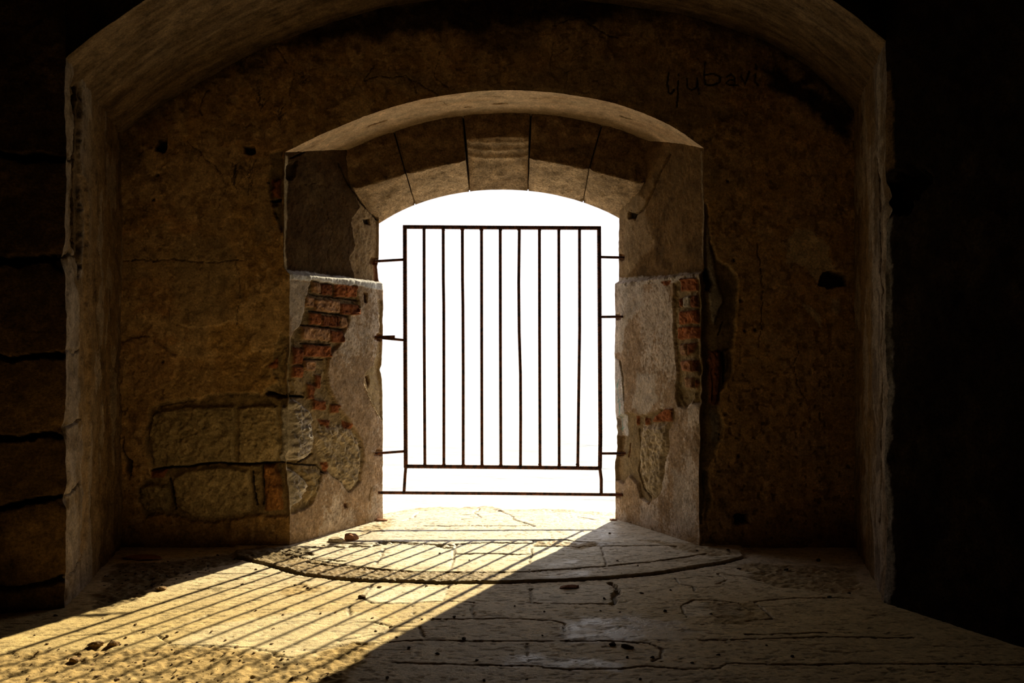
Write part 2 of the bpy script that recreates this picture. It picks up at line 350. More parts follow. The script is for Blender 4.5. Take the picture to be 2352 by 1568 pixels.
    # band of lost plaster along the lower arris, left
    ex = c.region([(652, 770), (640, 760), (632, 800), (622, 850), (640, 880), (600, 905), (640, 915), (665, 915), (665, 770)], .006, .02)
    c.h -= ex*.014; c.paint(ex, MORT*1.1, .8)
    c.spots(30, .05, MORT*.5, .6, .003, 95, ex); c.stone([(612, 845), (636, 820), (640, 840), (630, 848)], BRICK, .012, warp=.004)
    # ---- broken plaster right of the opening
    ex = c.region([(1612, 460), (1626, 470), (1632, 540), (1648, 590), (1690, 625), (1698, 650), (1692, 740), (1684, 800), (1684, 855), (1658, 895), (1652, 930), (1662, 960), (1665, 985), (1640, 1055), (1628, 1080), (1612, 1200), (1600, 1200), (1600, 460)], .004, .012)
    c.h -= ex*.024; c.paint(ex, MORT*.85, .92)
    gr = c.region([(1630, 640), (1650, 625), (1690, 660), (1680, 750), (1640, 755)], .01, .02); c.paint(gr, MORT*.55, .8)
    gr = c.region([(1622, 470), (1634, 560), (1648, 640), (1660, 690), (1640, 745), (1630, 720), (1625, 640)], .008, .01); c.paint(gr, LIME*.8, .75); c.h += gr*.012
    gr = c.region([(1635, 940), (1655, 950), (1650, 1020), (1634, 1010)], .01, .02); c.paint(gr, GREY*.7, .7)
    c.stone([(1628, 806), (1658, 804), (1660, 850), (1656, 880), (1652, 930), (1636, 930), (1632, 880)], BRICKD*.95, .03, warp=.004)
    c.stone([(1620, 806), (1629, 806), (1636, 930), (1626, 925)], BRICKP*np.array((.95, .65, .6)), .03, warp=.003)
    c.stone([(1662, 800), (1676, 800), (1676, 850), (1664, 862)], MORT*.6, .012, warp=.004)
    c.line([(1661, 810), (1663, 860), (1662, 880)], .008, .03, GAP); c.line([(1662, 740), (1650, 770)], .006, .01, GAP, .5)
    dk = c.region([(1617, 1080), (1632, 1080), (1634, 1150), (1620, 1190)], .008, .012); c.paint(dk, MORT*.4, .8); c.h -= dk*.015
    c.line([(1620, 620), (1634, 650), (1630, 660)], .02, .03, GAP, .9, warp=.015)
    c.paint(c.region([(1675, 575), (1692, 600), (1685, 640)], .003, .01), PALE*.7, .3)
    # fine relief everywhere, faded towards the arris of the opening
    c.h += .0014*fbm(P3, 55, 3, 120)
    fade = sst(.0, .022, d)
    # base of the wall: darker towards the floor
    c.paint(1-sst(.0, .30, z+.12*c.w[:, 0]), OCHRE*.45, .55)
    P = P3.copy(); P[:, 1] -= c.h*fade
    # snap the rim of the kept cells on to the outline
    keepv = (d > -.0001).reshape(n, m)
    kc = keepv[:-1, :-1] | keepv[1:, :-1] | keepv[1:, 1:] | keepv[:-1, 1:]
    sel = np.nonzero((d < 0) & (d > -.009))[0]
    Q = P2[sel]; best = np.full(len(sel), 1e9); bp = Q.copy()
    for i in range(len(out)):
        a, b = out[i], out[(i+1) % len(out)]; ab = b-a; q = Q-a; t = np.clip((q@ab)/max(ab@ab, 1e-12), 0, 1)
        pr = a+t[:, None]*ab; dd2 = np.hypot(*(Q-pr).T); k = dd2 < best; best[k] = dd2[k]; bp[k] = pr[k]
    P[sel, 0] = bp[:, 0]; P[sel, 2] = bp[:, 1]
    P = crumble(P)
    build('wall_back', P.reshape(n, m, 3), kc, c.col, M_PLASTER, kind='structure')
wall_back()

# ================================================================== splayed sides of the embrasure
def reveal(side):
    fx = XL if side < 0 else XR; b = .600 if side < 0 else -.555; a0 = fx(YB); sl = math.sqrt(1+b*b)
    D = axis(YB, YO, .0045); T = np.linspace(0, 1, 520)
    D = np.concatenate([D, [YO+.02, YO+.07]])
    dg, t = np.meshgrid(D, T, indexing='ij'); n, m = dg.shape; dg = dg.ravel(); t = t.ravel()
    yy = dg.copy(); xb = fx(np.minimum(dg, YO)); out = np.maximum(dg-YO, 0)
    z = -.03+t*(zarch(xb)+.045-(-.03)); z = np.where(dg <= YB+1e-6, -.03+t*(zarch(xb)+.03), z)
    x = xb+side*out*1.1-side*step_in(z)*(1 if side else 0)
    u = (dg-YB)*sl
    def M(px, py):
        k = (px-CX)/F; Dq = (a0-b*YB)/(k-b); return ((Dq-YB)*sl, EYE+(HY-py)/F*Dq)
    P3 = np.stack([x, yy, z], 1); c = Canvas(np.stack([u, z], 1), P3, M, GREY, 5 if side < 0 else 9)
    big = fbm(P3, 3, 4, 503); c.col[:] = (.45, .31, .20); c.paint(sst(-.1, .4, big), (.39, .255, .15), .6)
    grn = vn(P3, (110, 110, 80), 533)+.6*vn(P3, (190, 190, 140), 534)
    blot = sst(-.02, .10, fbm(P3, (6, 6, 2.6), 4, 523)-.085+.16*grn); c.paint(blot, np.array((.74, .62, .52)), .66)
    c.paint(sst(.35, .9, grn)*.8, np.array((.62, .50, .38)), .5); c.h += grn*.0009
    gr_ = fbm(P3, (95, 95, 70), 2, 553); c.paint(sst(.26, .4, gr_)*(.3+.7*blot), LIME*1.3, .5); c.paint(sst(.22, .4, -gr_), (.24, .16, .09), .6)
    c.h += .0020*fbm(P3, (70, 70, 50), 3, 563)
    c.h += .004*fbm(P3, 7, 4, 513)
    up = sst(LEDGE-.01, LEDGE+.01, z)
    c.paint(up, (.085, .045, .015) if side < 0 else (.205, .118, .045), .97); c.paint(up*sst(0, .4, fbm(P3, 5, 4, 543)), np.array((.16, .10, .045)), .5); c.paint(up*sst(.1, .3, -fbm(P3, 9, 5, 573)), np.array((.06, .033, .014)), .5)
    if side < 0:
        # upper panel: stone jamb beyond the plaster, cavity at the top, crust at the arris
        st = c.region([(812, 430), (830, 470), (812, 510), (815, 560), (806, 600), (815, 642), (900, 650), (905, 430)], .008, .02); c.paint(st, BEIGE*1.0, .85); c.h -= st*.012-st*.006*c.wf[:, 0]
        rr = c.region([(650, 385), (685, 375), (680, 400), (672, 418), (655, 412)], .005, .02); c.h -= rr*.015; c.paint(rr, GAP*2, .7)
        c.paint(c.region([(640, 340), (660, 360), (660, 500), (655, 560), (660, 620), (640, 625)], .004, .008), PALE*1.1, .85)
        c.line([(665, 365), (690, 355), (715, 340)], .005, .012, GAP)
        for L in ([(735, 440), (760, 520), (750, 600)], [(700, 420), (770, 430), (800, 470)]): c.line(L, .003, .003, OCHRE*.5, .7, warp=.02)
        c.line([(778, 375), (800, 420), (840, 470), (868, 506)], .007, .014, GAP*1.5, .8); g = c.region([(838, 504), (850, 504), (852, 516), (840, 516)], .004, .006); c.h -= g*.02; c.paint(g, GAP, .9)
        # worn white cap of the lower part, its bluish highlight painted into the colour
        cap = c.region([(640, 620), (700, 624), (880, 649), (880, 668), (800, 656), (700, 645), (640, 640)], .004, .006); c.paint(cap, np.array((.80, .80, .82)), .92); c.h += cap*.006
        c.paint(c.region([(648, 640), (708, 648), (700, 680), (690, 720), (680, 760), (660, 760), (648, 700)], .006, .02), LIME*.95, .6)
        # brickwork laid bare
        q = lambda x0, y0, x1, y1: [(560+x0/3.92, 560+y0/3.92), (560+x1/3.92, 560+y0/3.92+(x1-x0)/3.92*.10), (560+x1/3.92, 560+y1/3.92+(x1-x0)/3.92*.05), (560+x0/3.92, 560+y1/3.92)]
        ex = c.region([(706, 643), (762, 652), (806, 656), (815, 690), (820, 705), (812, 715), (795, 722), (792, 745), (782, 765), (770, 790), (748, 818), (742, 850), (745, 880), (758, 920), (775, 945), (800, 975),
                       (822, 1010), (826, 1060), (818, 1105), (795, 1130), (780, 1115), (745, 1085), (730, 1090), (712, 1140), (705, 1160), (650, 1185), (640, 900), (648, 800), (668, 760), (680, 745), (690, 700)], .005, .010)
        c.h -= ex*(.017-.005*c.wf[:, 0]); c.paint(ex, MORT*1.15, .92); c.spots(40, .05, MORT*.6, .6, .003, 81, ex)
        for L, cc in [(q(582, 340, 655, 440), BRICKP), (q(662, 355, 770, 455), BRICKD*1.25), (q(790, 360, 885, 475), BRICK), (q(888, 370, 980, 480), BRICK*1.05),
                      (q(520, 470, 600, 565), BRICKP*.9), (q(604, 490, 832, 608), BRICKP*1.1), (q(838, 535, 1005, 635), BRICKD*1.5),
                      (q(560, 620, 660, 722), BRICK*1.1), (q(668, 640, 800, 742), BRICKD*1.35), (q(832, 655, 895, 755), BRICKP*1.05), (q(803, 650, 830, 750), BRICKD),
                      (q(490, 738, 738, 860), BRICKP*1.15), (q(742, 775, 858, 885), BRICKD*1.4), (q(500, 895, 745, 1012), BRICK*.95), (q(410, 930, 495, 1080), BRICKD*1.3),
                      (q(505, 1045, 612, 1145), BRICKP), (q(412, 1100, 500, 1200), BRICK*.9), (q(610, 1180, 660, 1300), BRICK*.8), (q(540, 1260, 600, 1400), BRICK*.75), (q(590, 1400, 700, 1490), BRICK*.85), (q(745, 1440, 820, 1520), BRICK*.9)]:
            c.stone(L, cc, .019, soft=.006, warp=.003, tex=.003)
        for L in ([(706, 676), (760, 682), (815, 690)], [(704, 714), (770, 722), (792, 726)], [(684, 745), (750, 752), (780, 757)], [(684, 788), (750, 792)], [(690, 825), (735, 826)]):
            c.line(L, .0055, .012, MORT*.45, .8, warp=.004)
        c.stone([(725, 975), (790, 975), (820, 1010), (826, 1060), (815, 1105), (795, 1128), (760, 1095), (735, 1070), (715, 1010)], np.array((.50, .39, .25)), .022, soft=.05, warp=.004, tex=.008)
        c.stone([(722, 962), (752, 965), (750, 985), (728, 975)], BRICK, .012, warp=.004); c.stone([(778, 965), (800, 972), (802, 985), (780, 985)], BRICK, .012, warp=.004)
        c.stone([(728, 1062), (742, 1062), (746, 1085), (735, 1082)], BRICK*1.1, .015, warp=.003)
        c.stone([(640, 935), (665, 915), (690, 935), (706, 950), (709, 1030), (690, 1055), (640, 1062)], LIME*1.0, .034, soft=.02, warp=.005, tex=.012)
        c.stone([(640, 1068), (655, 1072), (680, 1090), (700, 1115), (680, 1150), (650, 1172), (640, 1150)], LIME*1.02, .03, soft=.02, warp=.005, tex=.010)
        c.stone([(668, 1078), (725, 1078), (728, 1092), (715, 1140), (690, 1155), (700, 1110)], STONE*.9, .02, warp=.004)
        c.line([(650, 908), (690, 912)], .010, .03, GAP); c.line([(680, 1062), (700, 1050), (712, 1042)], .006, .02, GAP, .8); c.line([(655, 1065), (720, 1068), (735, 1088)], .005, .02, GAP, .7)
        # outer stone, bared beyond the plaster
        ex = c.region([(858, 690), (862, 760), (852, 840), (830, 858), (830, 890), (840, 920), (855, 945), (875, 980), (900, 980), (900, 690)], .003, .010)
        c.h -= ex*.012; c.paint(ex, STONE*1.15, .75); c.h += ex*.004*c.wf[:, 0]
        c.line([(830, 858), (830, 892), (842, 925), (872, 975)], .0022, -.006, PALE*1.2, .8, warp=.005)
        for L, dp in (([(826, 672), (834, 675), (834, 695), (828, 694)], .02), ([(834, 865), (840, 862), (843, 878), (838, 888)], .02), ([(780, 1155), (788, 1155), (788, 1166), (781, 1166)], .015)):
            g = c.region(L, .004, .004, fine=.002); c.h -= g*dp; c.paint(g, BRICKD*.6, .9)
        c.line([(843, 1120), (841, 1150)], .004, .008, MORT*.6, .7)
        for py_ in (598, 775, 1040):
            g = c.region([(856, py_-8), (875, py_-8), (875, py_+8), (850, py_+6)], .004, .010); c.h -= g*.012; c.paint(g, RUST*.4, .85)
        c.paint(c.region([(858, 600), (880, 600), (880, 648), (862, 645)], .006, .01), BRICKD*1.2, .8)
    else:
        c.paint(c.region([(1420, 320), (1480, 480), (1500, 560), (1440, 640), (1400, 640)], .02, .04), BEIGE*.9, .7)
        c.line([(1612, 350), (1616, 600)], .004, -.002, PALE*.8, .7)
        c.line([(1540, 352), (1505, 425), (1478, 478), (1455, 497)], .010, .012, OCHRE*.35, .7); g = c.region([(1445, 488), (1462, 490), (1460, 504), (1444, 502)], .004, .006); c.h -= g*.025; c.paint(g, GAP, .9)
        ex = c.region([(1605, 340), (1598, 640), (1560, 655), (1556, 640), (1530, 630), (1618, 622)], .006, .01); c.paint(ex*(z < LEDGE+.01), MORT, .8)
        # ledge, chipped white
        cap = c.region([(1422, 640), (1500, 634), (1618, 624), (1618, 640), (1540, 652), (1480, 655), (1422, 662)], .004, .012); c.paint(cap, LIME*1.05, .75)
        c.spots(40, .12, MORT*.7, .8, .004, 71, cap)
        c.paint(c.region([(1422, 650), (1486, 655), (1486, 700), (1450, 740), (1440, 810), (1422, 800)], .01, .03), LIME*1.1, .65)
        c.paint(c.region([(1470, 850), (1515, 860), (1520, 920), (1490, 950), (1460, 940)], .012, .03), LIME*1.1, .65)
        c.paint(c.region([(1555, 1080), (1590, 1090), (1612, 1240), (1560, 1240)], .02, .03), LIME*1.0, .5)
        # strip of bared bricks along the inner arris
        ex = c.region([(1556, 650), (1625, 640), (1625, 930), (1600, 925), (1598, 915), (1592, 930), (1578, 938), (1566, 930), (1562, 900), (1566, 850), (1556, 760)], .005, .010)
        c.h -= ex*(.015-.005*c.wf[:, 0]); c.paint(ex, MORT*1.05, .92); c.spots(40, .05, MORT*.6, .6, .003, 81, ex)
        for L, cc in [([(1574, 640), (1611, 638), (1610, 668), (1572, 670)], BRICK*.85), ([(1578, 682), (1594, 680), (1594, 706), (1578, 706)], GREY*.9), ([(1596, 680), (1612, 678), (1612, 706), (1596, 706)], BRICKD), ([(1567, 686), (1576, 686), (1576, 704), (1568, 704)], BRICK*.9),
                      ([(1569, 715), (1610, 712), (1611, 743), (1570, 746)], BRICK), ([(1566, 752), (1618, 750), (1618, 778), (1567, 780)], BRICK*.95),
                      ([(1570, 790), (1588, 789), (1587, 818), (1571, 816)], BRICKP*.8), ([(1589, 790), (1611, 788), (1600, 812), (1590, 816)], BRICK*.6), ([(1572, 830), (1597, 828), (1598, 856), (1577, 854)], BRICKP*np.array((1.05, .85, .8))), ([(1599, 828), (1612, 828), (1610, 855), (1600, 855)], BRICKD),
                      ([(1580, 868), (1600, 868), (1601, 890), (1581, 892)], BRICKP*.85), ([(1603, 870), (1612, 880), (1606, 893)], BRICK)]:
            c.stone(L, cc, .018, soft=.006, warp=.003, tex=.003)
        gg = c.region([(1562, 895), (1600, 900), (1598, 925), (1586, 938), (1574, 925)], .005, .01); c.h -= gg*.012; c.paint(gg, MORT*.8, .8)
        c.stone([(1528, 647), (1552, 643), (1548, 655), (1536, 657)], BRICK, .004, warp=.003)
        # second breach with a big stone
        ex = c.region([(1422, 1002), (1425, 960), (1450, 945), (1475, 955), (1500, 950), (1530, 940), (1556, 942), (1556, 968), (1545, 985), (1547, 1030), (1542, 1060), (1538, 1090), (1530, 1115), (1520, 1140), (1500, 1160), (1480, 1140), (1470, 1110), (1455, 1092), (1440, 1110), (1422, 1105)], .005, .012)
        c.h -= ex*.022; c.paint(ex, MORT*.95, .85); c.h += ex*.004*c.wf[:, 0]
        c.stone([(1481, 975), (1540, 968), (1545, 1000), (1540, 1060), (1530, 1115), (1515, 1142), (1490, 1130), (1480, 1090), (1474, 1050)], np.array((.56, .44, .29)), .028, soft=.045, warp=.004, tex=.007)
        c.stone([(1512, 955), (1535, 940), (1556, 938), (1557, 967), (1520, 970), (1508, 968)], BRICK*1.05, .022, soft=.006, warp=.003)
        c.stone([(1466, 955), (1474, 955), (1474, 975), (1468, 976)], BRICK, .016, warp=.003); c.stone([(1486, 958), (1498, 960), (1498, 975), (1488, 977)], BRICK*.9, .016, warp=.003)
        c.line([(1473, 985), (1478, 1040), (1472, 1080), (1482, 1120), (1500, 1145)], .006, .018, MORT*.35, .8, warp=.004)
        c.line([(1545, 985), (1543, 1060)], .004, .006, BRICK*.8, .7, warp=.004)
        # painted strip at the outer arris with faded teal scrawl
        ws = c.region([(1415, 820), (1432, 828), (1440, 865), (1444, 920), (1446, 960), (1445, 1000), (1426, 1000), (1415, 990)], .003, .008); c.paint(ws, (.66, .60, .56), .92); c.h += ws*.003
        for L in ([(1428, 880), (1430, 905), (1433, 930), (1431, 960), (1427, 990)], [(1424, 915), (1430, 925), (1437, 915)], [(1436, 925), (1433, 945), (1438, 958)], [(1426, 890), (1432, 870)], [(1425, 985), (1436, 980)]):
            c.line(L, .0045, 0, (.16, .40, .38), .8, warp=.004)
        c.line([(1434, 830), (1441, 870), (1444, 920)], .006, .012, MORT*.45, .8, warp=.006)
        for py_ in (591, 727, 1041, 1136):
            g = c.region([(1420, py_-7), (1434, py_-6), (1436, py_+6), (1420, py_+8)], .004, .010); c.h -= g*.012; c.paint(g, RUST*.4, .8)
        c.line([(1450, 1020), (1447, 1050)], .005, .008, BRICKD, .8)
    c.paint(1-sst(0, .10, z+.06*c.w[:, 0]), OCHRE*.8, .5)
    c.h += .0014*fbm(P3, 60, 3, 620)
    e = sst(0, .03, u)*(1-sst(YO-.012, YO, dg))
    P = P3.copy(); nx, ny = (-side)/sl*1.0, -abs(b)/sl
    P[:, 0] += c.h*e*nx; P[:, 1] += c.h*e*ny
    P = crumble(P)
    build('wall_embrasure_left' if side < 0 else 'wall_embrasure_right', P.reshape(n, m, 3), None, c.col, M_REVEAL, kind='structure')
reveal(-1); reveal(1)

# ================================================================== soffit of the embrasure
def soffit():
    D = axis(YB, 4.90, .006); S = np.linspace(0, 1, 460)
    dg, s = np.meshgrid(D, S, indexing='ij'); n, m = dg.shape; dg = dg.ravel(); s = s.ravel(); ext = (dg-YB)*.08
    x = lerp(XL(dg)-ext, XR(dg)+ext, s); z = zarch(x); P3 = np.stack([x, dg, z], 1)
    c = Canvas(np.stack([x, dg], 1), P3, lambda a, b: (a, b), np.array((.66, .45, .27)), 15)
    c.paint(sst(0, .4, fbm(P3, (4, 14, 4), 4, 703)), np.array((.56, .345, .18)), .6)
    c.paint(sst(.1, .4, fbm(P3, (6, 25, 6), 4, 713)), np.array((.50, .37, .23)), .5)
    c.paint(sst(4.70, 4.78, dg+.05*c.w[:, 0]), BEIGE*.75, .7)
    for x0, y0, lx, ly in ((-.78, 4.60, .055, .012), (-.07, 4.66, .045, .014), (-.26, 4.68, .02, .012), (.66, 4.60, .035, .010)):
        q = sst(1.3, .7, ((x-x0+.01*c.wf[:, 0])/lx)**2+((dg-y0+.01*c.wf[:, 1])/ly)**2); c.h -= q*.02; c.paint(q, GAP*1.8, .9)
    for L in ([(-1.22, 4.50), (-1.15, 4.53), (-1.08, 4.54)], [(-.5, 4.5), (-.4, 4.52), (-.38, 4.6)], [(.1, 4.55), (.25, 4.5), (.33, 4.52)], [(-.2, 4.5), (-.05, 4.53)], [(.6, 4.62), (.8, 4.56)]):
        c.line(L, .0035, .006, OCHRE*.4, .7, px=False)
    c.h += .004*fbm(P3, 6, 4, 723)+.001*fbm(P3, 50, 3, 733)
    P = P3.copy(); P[:, 2] -= c.h*sst(0, .03, dg-YB); P = crumble(P)
    build('ceiling_embrasure', P.reshape(n, m, 3), None, c.col, M_REVEAL, kind='structure')
soffit()

# ================================================================== sides and vault of the niche
def niche_side(side):
    if side < 0: x0, y0, x1, y1, zt = XLF, YF, XLB, YB, 2.34
    else: x0, y0, x1, y1, zt = XRF, YFR, XRB, YB, 2.50
    ln = math.hypot(x1-x0, y1-y0); U = axis(0, ln+.06, .006); Z = axis(-.03, zt+.1, .006)
    u, z = np.meshgrid(U, Z, indexing='ij'); n, m = u.shape; u = u.ravel(); z = z.ravel()
    dx, dy = (x1-x0)/ln, (y1-y0)/ln; P3 = np.stack([x0+dx*u, y0+dy*u, z], 1)
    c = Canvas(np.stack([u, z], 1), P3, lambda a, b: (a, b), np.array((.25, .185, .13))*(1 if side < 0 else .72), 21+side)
    c.paint(sst(.24, .44, u+.08*c.w[:, 0]), OCHRE*.62, .85); c.paint(sst(0, .4, fbm(P3, (8, 8, 2.5), 4, 803)), BEIGE*.55, .5)
    c.h += .012*fbm(P3, (9, 9, 4), 4, 813)*(1-sst(.3, .6, u)) + .004*fbm(P3, 14, 3, 823)
    zc = [EYE+(HY-q)/F*YF for q in (355, 590, 810, 990, 1145, 1330)]
    c.spots((14, 14, 5), .12, OCHRE*.3, .6, .004, 41, o=4, soft=.06); c.spots((8, 8, 3), .12, np.array((.40, .31, .22)), .55, -.002, 43, o=4, soft=.06)
    for q in zc:
        if side < 0: c.line([(-.05, q), (.10, q+.01), (.22, q+.03)], .009, .014, GAP*1.3, .85, px=False, warp=.03, fine=.012)
    if side < 0:
        g = c.region([(.13, 2.35), (.24, 2.35), (.26, 1.9), (.24, 1.5), (.20, 1.42), (.13, 1.55), (.10, 1.9)], .008, .03, px=False); c.paint(g, OCHRE*.28, .85); c.h -= g*.02
        g = c.region([(.16, 1.4), (.26, 1.45), (.33, 1.0), (.30, .75), (.20, .72), (.23, 1.0)], .01, .04, px=False); c.paint(g, OCHRE*.55, .8); c.h += g*.006*c.wf[:, 0]
        g = c.region([(-.02, 1.38), (.14, 1.36), (.19, 1.0), (.20, .72), (-.02, .72)], .008, .02, px=False); c.paint(g, np.array((.33, .26, .20)), .6)
        g = c.region([(-.02, .68), (.17, .66), (.15, .46), (-.02, .44)], .008, .02, px=False); c.paint(g, np.array((.36, .29, .23)), .7)
        g = c.region([(-.02, .42), (.15, .42), (.17, .1), (-.02, .06)], .008, .02, px=False); c.paint(g, np.array((.34, .27, .21)), .7)
        c.line([(.20, 2.3), (.17, 1.95), (.19, 1.5), (.24, 1.48)], .022, .05, GAP, .9, px=False, warp=.03)
        c.line([(.50, 1.45), (.56, 1.1), (.60, .7), (.58, .3), (.62, 0)], .010, .02, GAP*1.4, .85, px=False, warp=.03)
        r = c.region([(.25, 1.9), (.34, 1.9), (.40, 1.0), (.36, .2), (.22, .1), (.30, 1.0)], .01, .04, px=False); c.paint(r, OCHRE*.8, .6); c.h -= r*.012
        c.spots(20, .1, OCHRE*.4, .6, .006, 31, sst(.40, .55, u)*(1-sst(.9, 1.4, z)))
    else:
        c.line([(.24, 2.2), (.2, 1.9), (.1, 1.5), (.06, 1.2), (.10, .8), (.14, .3)], .008, .02, GAP, .9, px=False, warp=.02)
    P = P3.copy(); nx, ny = (dy, -dx) if side < 0 else (-dy, dx)
    e = sst(0, .02, u); P[:, 0] += c.h*e*nx; P[:, 1] += c.h*e*ny; P = crumble(P, .009)
    build('wall_left' if side < 0 else 'wall_right', P.reshape(n, m, 3), None, c.col, M_PLASTER, kind='structure')
    return
niche_side(-1); niche_side(1)
def vault():
    T = axis(-.0, 1.05, .009); S = np.linspace(-.015, 1.015, 520)
    t, s = np.meshgrid(T, S, indexing='ij'); n, m = t.shape; t = t.ravel(); s = s.ravel()
    xf = lerp(XLF, XRF, s); xb = lerp(XLB, XRB, s); yf = lerp(YF, YFR, s)
    x = lerp(xf, xb, t); y = lerp(yf, YB, t); z = lerp(zfront(xf), zback(xb), t); P3 = np.stack([x, y, z], 1)
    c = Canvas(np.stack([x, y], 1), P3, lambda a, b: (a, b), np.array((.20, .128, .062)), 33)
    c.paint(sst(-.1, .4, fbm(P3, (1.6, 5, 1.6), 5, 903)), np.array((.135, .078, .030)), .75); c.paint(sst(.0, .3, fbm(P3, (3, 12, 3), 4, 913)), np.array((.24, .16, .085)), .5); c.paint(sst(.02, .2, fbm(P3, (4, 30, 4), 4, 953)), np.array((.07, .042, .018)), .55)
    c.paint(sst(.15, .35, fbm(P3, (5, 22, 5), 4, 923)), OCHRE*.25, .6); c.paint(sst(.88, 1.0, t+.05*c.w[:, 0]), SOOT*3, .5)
    c.h += .010*fbm(P3, (3, 12, 3), 4, 933)+.003*fbm(P3, (12, 40, 12), 3, 943)
    P = P3.reshape(n, m, 3); N = normals(P); N *= np.where(N[..., 2:] > 0, -1, 1)
    P = P + N*(c.h*sst(0, .03, t)).reshape(n, m, 1)
    P = crumble(P.reshape(-1, 3), .009)
    build('ceiling_niche', P.reshape(n, m, 3), None, c.col, M_PLASTER, kind='structure')
vault()

# ================================================================== masonry of the room in front of the niche, shade put into its colour
DK = np.array((.085, .050, .020))  # albedo lowered to stand in for vignette and shade
def pier(side):
    if side < 0: x0, y0, dx, dy, ln = XLF, YF, -.955, -.297, 2.1
    else: x0, y0, dx, dy, ln = XRF, YFR, .454, -.891, 5.6
    U = axis(0, 1.2, .008, np.linspace(1.25, ln, 20)); Z = axis(-.03, 2.9, .008, (3.2, 3.6, 4.0))
    u, z = np.meshgrid(U, Z, indexing='ij'); n, m = u.shape; u = u.ravel(); z = z.ravel()
    P3 = np.stack([x0+dx*u, y0+dy*u, z], 1)
    c = Canvas(np.stack([u, z], 1), P3, lambda a, b: (a, b), DK*(1 if side < 0 else .22), 40+side)  # right pier lowered further in place of deeper shade
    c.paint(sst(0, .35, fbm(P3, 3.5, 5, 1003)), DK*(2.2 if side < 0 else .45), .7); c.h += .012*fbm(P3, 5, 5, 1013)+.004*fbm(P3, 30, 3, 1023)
    if side < 0:
        zc = [EYE+(HY-q)/F*YF for q in (355, 590, 810, 990, 1145, 1330)]
        for i, q in enumerate(zc):
            c.line([(-.05, q), (.2, q-.02), (.6, q-.01), (1.3, q)], .014, .05, GAP*.5, .95, px=False, warp=.02)
            c.line([(.45+.35*(i % 2), q), (.46+.35*(i % 2), q-.35)], .012, .04, GAP*.5, .9, px=False, warp=.02)
    else:
        r = c.region([(-.02, 1.68), (.12, 1.68), (.2, 1.78), (.14, 1.86), (-.02, 1.84)], .01, .03, px=False); c.h -= r*.08; c.paint(r, GAP*.3, .9)
        r = c.region([(-.02, 0), (.035, 0), (.03, 1.2), (.02, 1.66), (-.02, 1.66)], .005, .02, px=False); c.paint(r, GREY*.6, .7)
        r = c.region([(-.02, 1.88), (.035, 1.88), (.03, 2.3), (-.02, 2.3)], .005, .02, px=False); c.paint(r, OCHRE*.6, .7)
    nx, ny = (-.297, -.955) if False else ((dy, -dx) if side < 0 else (-(-dy), -(dx)))
    if side < 0: nx, ny = .297, -.955
    else: nx, ny = -.891, -.454
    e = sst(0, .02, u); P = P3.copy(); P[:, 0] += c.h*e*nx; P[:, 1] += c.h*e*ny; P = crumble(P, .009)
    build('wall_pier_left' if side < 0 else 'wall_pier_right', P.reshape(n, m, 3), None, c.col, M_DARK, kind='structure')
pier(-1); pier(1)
def spandrel():
    S = np.linspace(0, 1, 300); T = np.linspace(0, 1, 60); s, t = np.meshgrid(S, T, indexing='ij'); n, m = s.shape; s = s.ravel(); t = t.ravel()
    x = lerp(XLF, XRF, s); y = lerp(YF, YFR, s); z = lerp(zfront(x), 4.0, t); P3 = np.stack([x, y, z], 1)
    h = .01*fbm(P3, 6, 4, 1103)*sst(0, .03, t); P = P3.copy(); P[:, 1] -= h; P = crumble(P, .009)
    build('wall_front', P.reshape(n, m, 3), None, np.tile(DK*.7, (n*m, 1)), M_DARK, kind='structure')
spandrel()
def slab(name, pts, col):
    P = np.array(pts, float).reshape(2, 2, 3); s = np.linspace(0, 1, 24); a, b = np.meshgrid(s, s, indexing='ij')
    G = (P[0, 0]*((1-a)*(1-b))[..., None]+P[1, 0]*(a*(1-b))[..., None]+P[0, 1]*((1-a)*b)[..., None]+P[1, 1]*(a*b)[..., None])
    build(name, G, None, np.tile(col, (24*24, 1)), M_DARK, kind='structure')
XA, XB_, YA, ZT = -3.9, 4.15, -1.6, 4.0
slab('wall_rear', [(XA, YA, -.1), (XA, YA, ZT), (XB_, YA, -.1), (XB_, YA, ZT)], DK)
slab('wall_room_left', [(XA, YA, -.1), (XA, YA, ZT), (XA, 5.2, -.1), (XA, 5.2, ZT)], DK)
slab('wall_room_right', [(XB_, YA, -.1), (XB_, YA, ZT), (XB_, 5.2, -.1), (XB_, 5.2, ZT)], DK)
slab('ceiling', [(XA, YA, ZT-.01), (XA, 5.2, ZT-.01), (XB_, YA, ZT-.01), (XB_, 5.2, ZT-.01)], DK)

